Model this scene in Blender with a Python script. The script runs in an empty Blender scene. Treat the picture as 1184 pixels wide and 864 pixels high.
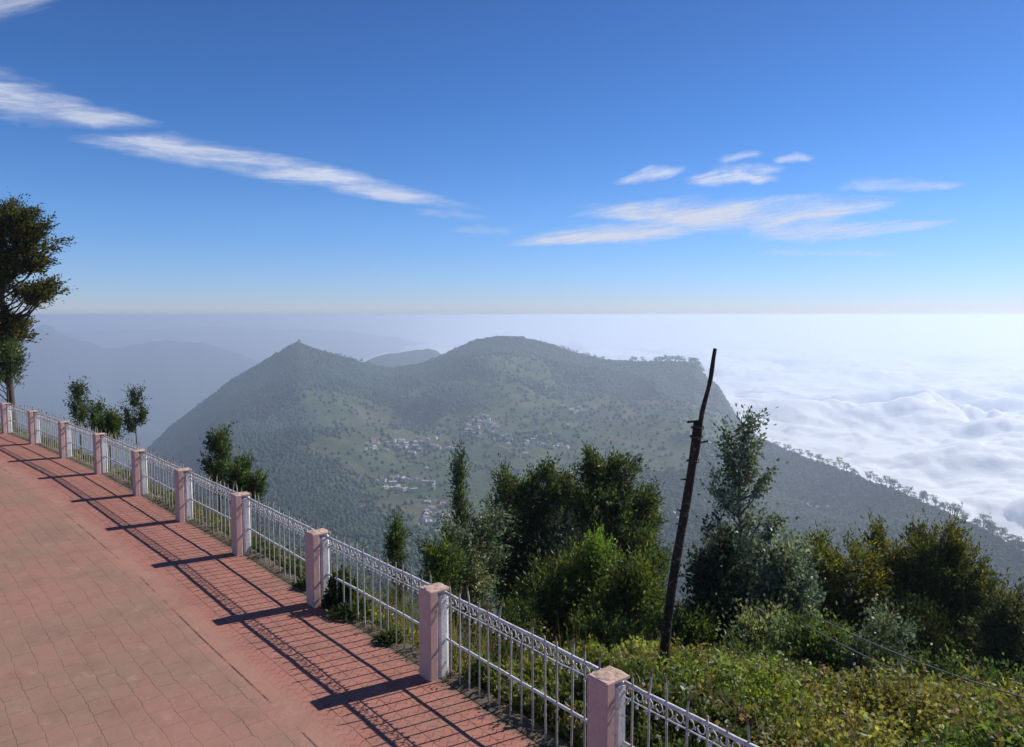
import bpy, math, random
import numpy as np
from mathutils import Vector, Matrix
R = np.random.RandomState(7)
random.seed(7)
S = bpy.context.scene
COL = S.collection
PI = math.pi
F = 894.0
TH = math.atan(67.5 / 894)
CH = 3.9                      # camera height over the paving

# ------------------------------------------------------------------ helpers
def ray(px, py):
    a = (px - 592) / F; b = (py - 432) / F
    return np.array([a, math.cos(TH) - b * math.sin(TH), -math.sin(TH) - b * math.cos(TH)])
def at(px, py, Y):
    d = ray(px, py); return d * (Y / d[1]) + np.array([0, 0, CH])
def onz(px, py, z=0.0):
    d = ray(px, py); return d * ((z - CH) / d[2]) + np.array([0, 0, CH])

def _hash(ix, iy, seed):
    h = (ix.astype(np.int64) * 374761393 + iy.astype(np.int64) * 668265263 + seed * 974634777) & 0xffffffff
    h = ((h ^ (h >> 13)) * 1274126177) & 0xffffffff
    return ((h ^ (h >> 16)) & 0xffff) / 65535.0
def vnoise(x, y, seed=0):
    x = np.asarray(x, float); y = np.asarray(y, float)
    ix = np.floor(x); iy = np.floor(y); fx = x - ix; fy = y - iy
    ix = ix.astype(np.int64); iy = iy.astype(np.int64)
    fx = fx * fx * (3 - 2 * fx); fy = fy * fy * (3 - 2 * fy)
    a = _hash(ix, iy, seed); b = _hash(ix + 1, iy, seed); c = _hash(ix, iy + 1, seed); d = _hash(ix + 1, iy + 1, seed)
    return (a * (1 - fx) + b * fx) * (1 - fy) + (c * (1 - fx) + d * fx) * fy
def fbm(x, y, oct=5, seed=0, gain=0.5):
    s = 0; a = 1; t = 0
    for i in range(oct):
        s = s + a * vnoise(x * 2 ** i + 17.3 * i, y * 2 ** i - 9.1 * i, seed + i); t += a; a *= gain
    return s / t            # 0..1
def sstep(a, b, x):
    t = np.clip((x - a) / (b - a), 0, 1); return t * t * (3 - 2 * t)

def props(o, label=None, cat=None, group=None, kind=None):
    if label: o['label'] = label
    if cat: o['category'] = cat
    if group: o['group'] = group
    if kind: o['kind'] = kind
    return o
def empty(name, loc, label, cat, group=None, rz=0):
    o = bpy.data.objects.new(name, None); COL.objects.link(o)
    o.location = loc; o.rotation_euler = (0, 0, rz); o.empty_display_size = .2
    return props(o, label, cat, group)
def link(name, me, parent=None, loc=(0, 0, 0)):
    o = bpy.data.objects.new(name, me); COL.objects.link(o); o.location = loc
    if parent: o.parent = parent
    return o
def fast_mesh(name, V, Fc, mats, tint=None, midx=None, smooth=False, uv=None):
    """V (n,3); Fc (m,k) one face size"""
    V = np.ascontiguousarray(V, np.float32); Fc = np.ascontiguousarray(Fc, np.int32)
    me = bpy.data.meshes.new(name); m, k = Fc.shape
    me.vertices.add(len(V)); me.vertices.foreach_set('co', V.ravel())
    me.loops.add(m * k); me.loops.foreach_set('vertex_index', Fc.ravel())
    me.polygons.add(m); me.polygons.foreach_set('loop_start', np.arange(0, m * k, k, dtype=np.int32))
    me.polygons.foreach_set('loop_total', np.full(m, k, np.int32))
    if midx is not None: me.polygons.foreach_set('material_index', np.ascontiguousarray(midx, np.int32))
    if smooth: me.polygons.foreach_set('use_smooth', np.ones(m, bool))
    for mt in (mats if isinstance(mats, (list, tuple)) else [mats]): me.materials.append(mt)
    me.update(calc_edges=True)
    if tint is not None:
        ca = me.color_attributes.new('tint', 'FLOAT_COLOR', 'POINT')
        c = np.ones((len(V), 4), np.float32); c[:, :3] = tint
        ca.data.foreach_set('color', c.ravel())
    if uv is not None:
        ul = me.uv_layers.new(name='UVMap'); ul.data.foreach_set('uv', np.ascontiguousarray(uv[Fc.ravel()], np.float32).ravel())
    return me
def grid_faces(nu, nv):
    i = np.arange(nu - 1)[:, None] * nv + np.arange(nv - 1)[None, :]
    i = i.ravel(); return np.stack([i, i + nv, i + nv + 1, i + 1], 1)

class MB:
    """small pieces of hard geometry gathered into one mesh"""
    def __init__(s): s.v = []; s.f = []; s.m = []
    def add(s, vs, fs, mi=0):
        o = len(s.v); s.v += [tuple(map(float, q)) for q in vs]; s.f += [tuple(i + o for i in q) for q in fs]; s.m += [mi] * len(fs)
    def box(s, c, sz, mi=0, rz=0, bev=0.0, top=1.0, jit=0):
        x, y, z = sz[0] / 2, sz[1] / 2, sz[2] / 2; b = min(bev, x * .9, y * .9, z * .9)
        M = Matrix.Rotation(rz, 3, 'Z'); vs = []; fs = []
        if b <= 0:
            lv = [(-z, 0, 1), (z, 0, top)]
        else:
            lv = [(-z, b, 1), (-z + b, 0, 1), (z - b, 0, top), (z, b, top)]
        for zz, ins, k in lv:
            xx, yy = (x - ins) * k, (y - ins) * k
            if b <= 0: ring = [(-xx, -yy), (xx, -yy), (xx, yy), (-xx, yy)]
            else: ring = [(-xx + b, -yy), (xx - b, -yy), (xx, -yy + b), (xx, yy - b), (xx - b, yy), (-xx + b, yy), (-xx, yy - b), (-xx, -yy + b)]
            for (px, py) in ring:
                q = M @ Vector((px + random.uniform(-jit, jit), py + random.uniform(-jit, jit), zz + random.uniform(-jit, jit)))
                vs.append((q.x + c[0], q.y + c[1], q.z + c[2]))
        n = 4 if b <= 0 else 8
        for l in range(len(lv) - 1):
            for i in range(n): fs.append((l * n + i, l * n + (i + 1) % n, (l + 1) * n + (i + 1) % n, (l + 1) * n + i))
        fs.append(tuple(reversed(range(n)))); fs.append(tuple(range((len(lv) - 1) * n, len(lv) * n)))
        s.add(vs, fs, mi)
    def tube(s, pts, rads, n=6, mi=0, cap=True):
        pts = [Vector(p) for p in pts]
        if not hasattr(rads, '__len__'): rads = [rads] * len(pts)
        vs = []; fs = []; ref = None
        for i, p in enumerate(pts):
            t = (pts[min(i + 1, len(pts) - 1)] - pts[max(i - 1, 0)])
            if t.length < 1e-9: t = Vector((0, 0, 1))
            t.normalize()
            if ref is None: ref = t.orthogonal().normalized()
            ref = (ref - t * ref.dot(t));
            if ref.length < 1e-6: ref = t.orthogonal()
            ref.normalize(); b = t.cross(ref)
            for k in range(n):
                a = 2 * PI * k / n; q = p + (ref * math.cos(a) + b * math.sin(a)) * rads[i]; vs.append(q)
        for i in range(len(pts) - 1):
            for k in range(n): fs.append((i * n + k, i * n + (k + 1) % n, (i + 1) * n + (k + 1) % n, (i + 1) * n + k))
        if cap: fs.append(tuple(reversed(range(n)))); fs.append(tuple(range((len(pts) - 1) * n, len(pts) * n)))
        s.add(vs, fs, mi)
    def mesh(s, name, mats, smooth=False):
        me = bpy.data.meshes.new(name); me.from_pydata(s.v, [], s.f)
        for mt in (mats if isinstance(mats, (list, tuple)) else [mats]): me.materials.append(mt)
        me.polygons.foreach_set('material_index', s.m)
        if smooth: me.polygons.foreach_set('use_smooth', [True] * len(s.f))
        me.update(); return me

# ------------------------------------------------------------------ materials
def newmat(name):
    m = bpy.data.materials.new(name); m.use_nodes = True; nt = m.node_tree; nt.nodes.clear()
    out = nt.nodes.new('ShaderNodeOutputMaterial'); return m, nt, out
def N(nt, t, **kw):
    n = nt.nodes.new(t)
    for k, v in kw.items():
        if k in n.inputs.keys(): n.inputs[k].default_value = v
        else: setattr(n, k, v)
    return n
def ramp(nt, fac, stops, interp='LINEAR'):
    r = nt.nodes.new('ShaderNodeValToRGB'); r.color_ramp.interpolation = interp
    while len(r.color_ramp.elements) < len(stops): r.color_ramp.elements.new(.5)
    for e, (p, c) in zip(r.color_ramp.elements, stops):
        e.position = p; e.color = (c, c, c, 1) if not hasattr(c, '__len__') else tuple(c) + (1,)
    nt.links.new(fac, r.inputs[0]); return r.outputs[0]
def mixc(nt, fac, a, b, mode='MIX'):
    n = nt.nodes.new('ShaderNodeMix'); n.data_type = 'RGBA'; n.blend_type = mode
    for s, v in ((n.inputs[0], fac), (n.inputs[6], a), (n.inputs[7], b)):
        if hasattr(v, 'links') or isinstance(v, bpy.types.NodeSocket): nt.links.new(v, s)
        else: s.default_value = v if not hasattr(v, '__len__') else (tuple(v) + (1,))[:4]
    return n.outputs[2]
def noise(nt, vec, scale, detail=4, rough=.55, dim='3D'):
    n = nt.nodes.new('ShaderNodeTexNoise'); n.inputs['Scale'].default_value = scale; n.inputs['Detail'].default_value = detail
    n.inputs['Roughness'].default_value = rough
    if vec is not None: nt.links.new(vec, n.inputs['Vector'])
    return n.outputs['Fac']
def bump(nt, h, strength, dist, prev=None):
    b = nt.nodes.new('ShaderNodeBump'); b.inputs['Strength'].default_value = strength; b.inputs['Distance'].default_value = dist
    nt.links.new(h, b.inputs['Height'])
    if prev: nt.links.new(prev, b.inputs['Normal'])
    return b.outputs[0]
def math_(nt, op, a, b=None, clamp=False):
    n = nt.nodes.new('ShaderNodeMath'); n.operation = op; n.use_clamp = clamp
    for i, v in enumerate((a, b)):
        if v is None: continue
        if isinstance(v, bpy.types.NodeSocket): nt.links.new(v, n.inputs[i])
        else: n.inputs[i].default_value = v
    return n.outputs[0]
def principled(nt, out, col, rough=.8, nrm=None, spec=.3):
    p = nt.nodes.new('ShaderNodeBsdfPrincipled')
    if isinstance(col, bpy.types.NodeSocket): nt.links.new(col, p.inputs['Base Color'])
    else: p.inputs['Base Color'].default_value = tuple(col) + (1,)
    if isinstance(rough, bpy.types.NodeSocket): nt.links.new(rough, p.inputs['Roughness'])
    else: p.inputs['Roughness'].default_value = rough
    p.inputs['Specular IOR Level'].default_value = spec
    if nrm: nt.links.new(nrm, p.inputs['Normal'])
    nt.links.new(p.outputs[0], out.inputs[0]); return p

def mat_weathered(name, base, dirt, s=6, amt=.5, rough=.75, bs=.3, bd=.004, chip=None, spec=.3):
    m, nt, out = newmat(name); tc = N(nt, 'ShaderNodeTexCoord'); v = tc.outputs['Object']
    geo = N(nt, 'ShaderNodeNewGeometry'); v = geo.outputs['Position']
    n1 = noise(nt, v, s, 6, .65); n2 = noise(nt, v, s * 9, 5, .7)
    f = ramp(nt, n1, [(.4, 0.0), (.68, amt)])
    c = mixc(nt, f, base, dirt)
    c = mixc(nt, ramp(nt, n2, [(.35, .35), (.6, 0.0)]), c, tuple(.55 * k for k in base))
    if chip: c = mixc(nt, ramp(nt, noise(nt, v, s * 3.5, 7, .75), [(.57, 0.0), (.61, .9)]), c, chip)
    nr = bump(nt, n2, bs, bd)
    principled(nt, out, c, rough, nr, spec); return m
M_pink = mat_weathered('pink_paint', (.68, .43, .37), (.55, .37, .32), 3.5, .8, .85, .35, .004, chip=None)
M_white = mat_weathered('white_paint', (.84, .82, .80), (.50, .45, .40), 5, .7, .7, .5, .005, chip=(.45, .38, .32))
M_cap = mat_weathered('bare_cap_plaster', (.62, .43, .34), (.50, .36, .28), 12, .8, .9, .8, .01, chip=(.42, .28, .22))
M_rail = mat_weathered('rail_white_paint', (.88, .86, .83), (.35, .31, .27), 14, .7, .55, .4, .003, chip=(.26, .19, .15))
M_bar = mat_weathered('bar_faded_paint', (.52, .51, .43), (.24, .22, .17), 12, .6, .6, .3, .002, chip=(.22, .13, .08))
M_rust = mat_weathered('rusty_iron', (.20, .12, .08), (.30, .16, .10), 25, .7, .85, .4, .003)
M_bark = mat_weathered('grey_brown_bark', (.13, .095, .07), (.06, .045, .035), 9, .8, .95, .9, .02)
M_palebark = mat_weathered('pale_bark', (.30, .25, .2), (.14, .11, .085), 5, .8, .9, .6, .01)
M_pole = mat_weathered('weathered_timber', (.075, .05, .036), (.03, .022, .017), 5, .9, .95, 1.0, .03, chip=(.26, .19, .135))
M_wire = mat_weathered('aluminium_wire', (.22, .22, .22), (.15, .15, .15), 8, .3, .5, .1, .001)
M_litter = mat_weathered('dry_litter', (.22, .15, .10), (.12, .09, .06), 8, .8, .95, .5, .01)

def mat_leaf(name, sat=1.0, trans=.35, rough=.5, tt=(1.25, 1.2, .55)):
    m, nt, out = newmat(name)
    a = N(nt, 'ShaderNodeAttribute', attribute_name='tint')
    d = N(nt, 'ShaderNodeBsdfPrincipled'); d.inputs['Roughness'].default_value = rough; d.inputs['Specular IOR Level'].default_value = .3
    t = N(nt, 'ShaderNodeBsdfTranslucent'); mx = N(nt, 'ShaderNodeMixShader'); mx.inputs[0].default_value = trans
    nt.links.new(a.outputs['Color'], d.inputs['Base Color'])
    w = mixc(nt, 1.0, a.outputs['Color'], tt, 'MULTIPLY')
    nt.links.new(w, t.inputs['Color'])
    nt.links.new(d.outputs[0], mx.inputs[1]); nt.links.new(t.outputs[0], mx.inputs[2]); nt.links.new(mx.outputs[0], out.inputs[0])
    return m
M_leaf = mat_leaf('leaf', trans=.42)
M_farleaf = mat_leaf('far_canopy', trans=.12, rough=.9)
M_gloss = mat_leaf('glaucous_leaf', trans=.34, rough=.42, tt=(1.0, 1.08, .85))

# ------------------------------------------------------------------ the fence line
CORN = [onz(*p) for p in [(507, 786), (371, 701), (281, 642), (214, 603), (162.5, 573), (117, 548), (76, 529.6), (40, 513.5), (8, 501)]]
p0 = onz(712, 784, 1.0); p0[2] = 0
CORN = [p0] + CORN
e0 = CORN[0] - CORN[1]; e0 /= np.linalg.norm(e0)
pre = [CORN[0] + e0 * 2.72, CORN[0] + e0 * 5.44]
dl = CORN[-1] - CORN[-2]; dl /= np.linalg.norm(dl)
post = [];  q = CORN[-1]; ang = math.atan2(dl[1], dl[0])
for i in range(4):
    ang += math.radians(1.6); q = q + 2.75 * np.array([math.cos(ang), math.sin(ang), 0]); post.append(q)
CORN = CORN + post                        # post 0 is the nearest to the camera; pre go on past the frame
ALLP = pre[::-1] + CORN                   # from the near/right end to the far/left end
LINE = np.array(ALLP)[:, :2]
d_a = LINE[0] - LINE[1]; d_a /= np.linalg.norm(d_a); d_b = LINE[-1] - LINE[-2]; d_b /= np.linalg.norm(d_b)
LINE = np.vstack([LINE[0] + d_a * 120, LINE, LINE[-1] + d_b * 40, LINE[-1] + d_b * 40 + np.array([-90, 20])])
def fdist(x, y):
    """signed distance past the fence line (+ = downhill side) and arc length"""
    x = np.asarray(x, float); y = np.asarray(y, float)
    best = np.full(x.shape, 1e9); arc = np.zeros(x.shape); acc = 0; sg = np.ones(x.shape)
    for i in range(len(LINE) - 1):
        a = LINE[i]; b = LINE[i + 1]; L = np.linalg.norm(b - a); u = (b - a) / L
        t = (x - a[0]) * u[0] + (y - a[1]) * u[1]; tc = np.clip(t, 0, L)
        dx = x - a[0] - u[0] * tc; dy = y - a[1] - u[1] * tc; dd = np.hypot(dx, dy)
        side = (x - a[0]) * u[1] - (y - a[1]) * u[0]
        k = dd < best - 1e-9; best = np.where(k, dd, best); arc = np.where(k, acc + tc, arc); sg = np.where(k, np.sign(side) + (side == 0), sg)
        acc += L
    return best * sg, arc
assert fdist(np.array([10.]), np.array([20.]))[0][0] > 0

# ------------------------------------------------------------------ terrain
RIDGE = [(-500, 640, 2500), (-100, 610, 2600), (60, 580, 2600), (130, 560, 2700), (197, 496, 2900), (228, 472, 2950), (268, 441, 3000), (308, 417, 3000), (335, 401, 3000), (345, 397, 3000), (356, 402, 3000), (385, 410, 3000),
         (430, 424, 3150), (455, 427, 3200), (490, 421, 3250), (520, 408, 3300), (545, 396, 3300), (572, 390.5, 3300), (600, 390, 3300), (625, 396, 3280), (660, 407, 3250), (700, 417, 3200), (735, 420, 3150),
         (780, 419, 3050), (804, 421, 3000), (812, 433, 2980), (830, 448, 2900), (848, 478, 2800), (868, 503, 2600), (890, 514, 2350), (925, 528, 2100), (1000, 556, 1700), (1060, 580, 1430), (1120, 608, 1240), (1184, 642, 1080), (1300, 705, 900), (1500, 800, 760), (1900, 900, 700)]
_rx = np.array([r[0] for r in RIDGE], float)
_az = np.arctan2([at(r[0], r[1], 1.)[0] for r in RIDGE], 1.0)
_rD = np.array([r[2] / math.cos(a) for r, a in zip(RIDGE, _az)])
_rz = np.array([at(r[0], r[1], r[2])[2] for r in RIDGE])
def near_ground(x, y):
    s, arc = fdist(x, y)
    bump_ = (fbm(x * .15 + 3, y * .15, 3, 5) - .5) * 1.2 * sstep(2, 8, s)
    azd = np.degrees(np.arctan2(x, y)); k = np.where(y > -5, np.interp(azd, [-1, 4, 10, 15, 20, 33, 45, 95], [.92, .82, .62, .53, .47, .36, .33, .40]), .40)
    br = 9 - 4 * sstep(12, 0, azd)
    z = np.where(s < .12, 0.0, -.06 - k * np.maximum(np.minimum(s, br) - .12, 0) - .72 * np.maximum(s - br, 0))
    return z + bump_, s
def terrain(x, y):
    x = np.asarray(x, float); y = np.asarray(y, float)
    zn, s = near_ground(x, y)
    r = np.hypot(x, y); az = np.arctan2(x, y)
    D = np.interp(az, _az, _rD); zr = np.interp(az, _az, _rz)
    w = r / D
    floor = -330 - 260 * sstep(-.33, -.62, az) * 1.0
    floor = np.minimum(floor, zr - 60)
    lo = .36
    t = np.clip((w - lo) / (1 - lo), 0, 1)
    prof = .32 * t + .68 * t ** 2.6
    mz = floor + (zr - floor) * prof
    gul = (fbm(x / 420 + 5, y / 420, 5, 11) - .5); gl2 = 1 - np.abs(2 * vnoise(x / 260 + fbm(x / 300, y / 300, 3, 3) * 1.5, y / 520, 21) - 1)
    win = np.clip(t * 3, 0, 1) * np.clip((1 - w) * 7, 0, 1)
    mz = mz + win * (gul * 130 + (gl2 - .5) * 55)
    mz = mz + (fbm(x / 60, y / 60, 3, 31) - .5) * 9 * np.clip((1 - w) * 25 + .35, 0, 1)
    back = zr - (w - 1) * D * .75
    mz = np.where(w > 1, np.maximum(back, -1250), mz)
    mz = mz + (fbm(x / 90, y / 90, 3, 41) - .5) * 5 * (w <= 1)
    k = 18.0                                    # smooth maximum of the near slope and the valley
    zz = np.maximum(zn, mz) + np.where(np.abs(zn - mz) < k, (k - np.abs(zn - mz)) ** 2 / (4 * k), 0) * (r > 60)
    beh = sstep(1.75, 2.2, np.abs(az))         # behind the camera the plateau just rolls off
    plate = np.where(r < 160, 0.0, -(r - 160) * .35)
    return np.where(s < .12, np.where(r < 160, -.0, np.maximum(plate, -1250)), zz)
def hit(px, py, r0=300, r1=4200, n=1200):
    d = ray(px, py); Y = np.linspace(r0, r1, n); x = d[0] / d[1] * Y; z = CH + d[2] / d[1] * Y
    g = terrain(x, Y); k = np.nonzero(g > z)[0]
    if len(k) == 0: return None
    i = k[0]; return np.array([x[i], Y[i], g[i]])

# colour fields shared by soil, canopy and houses
def landcol(x, y):
    """0..1 how wooded, and the colour of the open ground"""
    w = fbm(x / 260 + 40, y / 330, 5, 51); az = np.arctan2(x, y); r = np.hypot(x, y)
    D = np.interp(az, _az, _rD); t = r / D
    wood = sstep(.42, .56, w + .25 * sstep(.8, 1.0, t) + .25 * sstep(-.20, -.36, az) + .22 * sstep(.22, .34, az) - .10 * sstep(.45, .55, t) * sstep(.78, .62, t))
    f = fbm(x / 120, y / 90, 4, 61)
    f = f * .6 + .4 * sstep(.35, .65, fbm(x / 210, y / 150, 4, 63)); c = np.stack([.055 + .10 * f, .100 + .085 * f, .035 + .055 * f], -1)
    br = .6 * sstep(.55, .72, fbm(x / 150 + 9, y / 110 + 4, 4, 71))[..., None]
    c = c * (1 - br) + np.array([.22, .165, .11]) * br
    wc = np.array([.028, .056, .036]) * (0.8 + .5 * f)[..., None]
    return wood, c * (1 - wood)[..., None] + wc * wood[..., None], c

CLEAR = [(560, 492, 70, .5, (.30, .22, .17)), (468, 560, 60, .7, (.30, .24, .13)), (503, 603, 40, .7, (.24, .21, .19)), (462, 518, 70, .25, (.2, .2, .15)), (668, 490, 55, .6, (.26, .25, .12)), (632, 448, 35, .8, (.42, .27, .18)), (620, 505, 90, .35, (.14, .20, .09)), (655, 548, 45, .6, (.26, .24, .26)), (740, 515, 60, .35, (.22, .20, .16)), (790, 540, 80, .25, (.14, .2, .1)), (380, 470, 130, .3, (.10, .16, .07))]
CLP = []
for q in CLEAR:
    p = hit(q[0], q[1])
    if p is not None: CLP.append((p, q))
_lc = landcol
def landcol(x, y):
    wood, c, o = _lc(x, y)
    for p, q in CLP:
        n_ = fbm(x / 45, y / 45, 3, 77); d = np.hypot(x - p[0], (y - p[1]) * .75) / q[2]; w = np.clip(1.35 - d, 0, 1) * sstep(.30, .62, n_ + .15 * (1 - d)) * q[3]
        wood = wood * (1 - .95 * np.clip(w * 1.3, 0, 1)); c = c * (1 - w)[..., None] + np.array(q[4]) * w[..., None]
    return wood, c, o
def mat_ground():
    m, nt, out = newmat('hill_soil'); a = N(nt, 'ShaderNodeAttribute', attribute_name='tint')
    g = N(nt, 'ShaderNodeNewGeometry'); v = g.outputs['Position']
    n1 = noise(nt, v, .018, 8, .7); n2 = noise(nt, v, .09, 6, .7); n3 = noise(nt, v, 1.5, 5, .6)
    c = mixc(nt, ramp(nt, n1, [(.35, .75), (.65, 0.0)]), a.outputs['Color'], mixc(nt, 1, a.outputs['Color'], (.45, .5, .5), 'MULTIPLY'))
    c = mixc(nt, ramp(nt, n2, [(.56, 0.0), (.66, .55)]), c, (.12, .14, .055))
    nr = bump(nt, n2, .9, 9); nr = bump(nt, n3, .4, .08, nr)
    principled(nt, out, c, .95, nr, .1); return m
M_ground = mat_ground()
az = np.concatenate([np.linspace(-PI, -1.0, 60)[:-1], np.linspace(-1.0, -.60, 50)[:-1], np.linspace(-.60, .62, 620)[:-1], np.linspace(.62, 1.1, 80)[:-1], np.linspace(1.1, PI, 60)])
rr = np.concatenate([[0.5], np.geomspace(2, 60, 90)[:-1], np.geomspace(60, 900, 110)[:-1], np.linspace(900, 4200, 330)[:-1], np.geomspace(4200, 39000, 30)])
A, RR = np.meshgrid(az, rr, indexing='ij'); X = np.sin(A) * RR; Y = np.cos(A) * RR
Z = terrain(X, Y) - .03
sN, _ = fdist(X, Y)
Z = np.where((sN < .12), Z - .09, Z)
wood, gc, _ = landcol(X, Y)
nearw = sstep(60, 25, RR)[..., None]; soil = np.array([.10, .08, .05]); gc = gc * (1 - nearw) + soil * nearw
me = fast_mesh('ground', np.stack([X, Y, Z], -1).reshape(-1, 3), grid_faces(len(az), len(rr))[:, ::-1], M_ground, tint=gc.reshape(-1, 3), smooth=True)
props(link('ground', me), kind='structure')

# far ridges in the haze
def far_hill(name, pts, D, depth, basez, seed, amp):
    n = 220; m = 50
    xs = np.linspace(pts[0][0], pts[-1][0], n); ys = np.interp(xs, [p[0] for p in pts], [p[1] for p in pts])
    ys = ys + (fbm(xs / 14, xs * 0, 4, seed) - .5) * amp
    P = np.array([at(a, b, D) for a, b in zip(xs, ys)])
    v = np.linspace(-1, 1, m)
    V = np.zeros((n, m, 3))
    for j, t in enumerate(v):
        k = np.abs(t) ** 1.15; g = (1 - k)
        V[:, j, 0] = P[:, 0] * (1 + t * depth / D); V[:, j, 1] = D + t * depth
        V[:, j, 2] = basez + (P[:, 2] - basez) * g + (fbm(P[:, 0] / 500, np.full(n, t * depth / 600), 5, seed + 3) - .5) * 330 * min(1, 4 * k) * min(1, 3 * g)
    c = np.array([.04, .06, .035]) * np.ones((n * m, 3))
    me = fast_mesh(name, V.reshape(-1, 3), grid_faces(n, m), M_ground, tint=c, smooth=True)
    return props(link(name, me), kind='structure')
far_hill('hill', [(400, 436), (425, 416), (445, 409), (470, 405), (495, 402), (505, 404), (515, 412), (540, 430), (570, 445)], 5200, 900, -1000, 5, 3)
far_hill('hill', [(-260, 410), (-120, 392), (-40, 396), (20, 384), (38, 378), (50, 373), (60, 376), (70, 386), (90, 391), (120, 402), (150, 398), (190, 392), (235, 395), (275, 408), (330, 430), (400, 470)], 8800, 2600, -1240, 8, 5)
far_hill('hill', [(-200, 384), (-20, 388), (80, 383), (170, 381), (240, 377), (320, 380), (400, 382), (470, 392), (560, 410)], 15000, 3500, -1240, 15, 3)
far_hill('hill', [(-200, 470), (-60, 446), (40, 452), (100, 462), (150, 476), (190, 505), (235, 560)], 6500, 1900, -1240, 19, 6)

# ------------------------------------------------------------------ cloud sea
def mat_cloud():
    m, nt, out = newmat('cloud_top'); g = N(nt, 'ShaderNodeNewGeometry')
    n = noise(nt, g.outputs['Position'], .005, 8, .58); nr = bump(nt, n, .32, 55)
    d = N(nt, 'ShaderNodeBsdfDiffuse'); d.inputs['Color'].default_value = (.97, .97, .97, 1); nt.links.new(nr, d.inputs['Normal'])
    t = N(nt, 'ShaderNodeBsdfTranslucent'); t.inputs['Color'].default_value = (.9, .9, .92, 1)
    mx = N(nt, 'ShaderNodeMixShader'); mx.inputs[0].default_value = .06
    nt.links.new(d.outputs[0], mx.inputs[1]); nt.links.new(t.outputs[0], mx.inputs[2]); nt.links.new(mx.outputs[0], out.inputs[0]); return m
caz = np.linspace(-.42, 1.15, 620); cr = np.geomspace(900, 39000, 520)
A, RR = np.meshgrid(caz, cr, indexing='ij'); X = np.sin(A) * RR; Y = np.cos(A) * RR
wx = X + 500 * (fbm(X / 900, Y / 900, 3, 91) - .5); wy = Y + 500 * (fbm(X / 900 + 7, Y / 900, 3, 92) - .5)
puff = fbm(wx / 620, wy / 620, 7, 93, .56); b2 = np.abs(2 * fbm(wx / 330, wy / 330, 4, 95) - 1); b3 = np.abs(2 * vnoise(wx / 110 + puff * 3, wy / 110, 97) - 1)
big = fbm(wx / 1900, wy / 1900, 4, 99); hole = sstep(.53, .66, fbm(wx / 1300 + 31, wy / 1300 + 12, 4, 103))
fadeD = sstep(39000, 9000, RR)
Zc = -490 + (big - .5) * 170 + ((puff - .5) * 135 + (b2 ** .6 - .4) * 22 - (1 - b3) * 10) * fadeD - 150 * hole
def domes(cs, seed):
    gx = np.floor(wx / cs).astype(np.int64); gy = np.floor(wy / cs).astype(np.int64); b_ = np.zeros(wx.shape)
    for i in (-1, 0, 1):
        for j in (-1, 0, 1):
            cx = (gx + i + _hash(gx + i, gy + j, seed)) * cs; cy = (gy + j + _hash(gx + i, gy + j, seed + 1)) * cs; r = cs * (.45 + .5 * _hash(gx + i, gy + j, seed + 2))
            b_ = np.maximum(b_, r * np.sqrt(np.clip(1 - ((wx - cx) ** 2 + (wy - cy) ** 2) / r ** 2, 0, 1)))
    return b_
pm = sstep(.38, .62, fbm(wx / 1400 + 3, wy / 1400, 3, 131)) * fadeD
Zc = Zc - 45 + pm * (.13 * domes(430.0, 701) + .20 * domes(190.0, 711)) + (.3 + .7 * pm) * .24 * domes(85.0, 721) * fadeD
Zc = Zc - 90 * sstep(3200, 1500, RR)
Zc = Zc - 1200 * sstep(-.10, -.36, A + .06 * (fbm(X / 3000, Y / 3000, 3, 101) - .5) + .0)
Dr_ = np.interp(A, _az, _rD); Zc = Zc - 700 * sstep(1.06, .98, RR / Dr_)
me = fast_mesh('cloud_sea', np.stack([X, Y, Zc], -1).reshape(-1, 3), grid_faces(len(caz), len(cr))[:, ::-1], mat_cloud(), smooth=True)
props(link('cloud_sea', me), kind='structure')

# ------------------------------------------------------------------ haze
def haze():
    m = bpy.data.materials.new('haze_air'); m.use_nodes = True; nt = m.node_tree; nt.nodes.clear()
    out = nt.nodes.new('ShaderNodeOutputMaterial'); pv = nt.nodes.new('ShaderNodeVolumePrincipled')
    pv.inputs['Color'].default_value = (.79, .875, 1.0, 1); pv.inputs['Density'].default_value = .00020; pv.inputs['Anisotropy'].default_value = .38
    nt.links.new(pv.outputs[0], out.inputs['Volume'])
    b = MB(); b.box((0, 0, (-1320 + 13) / 2), (84000, 84000, 1333)); o = link('haze', b.mesh('haze', m)); props(o, kind='stuff')
haze()

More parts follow.
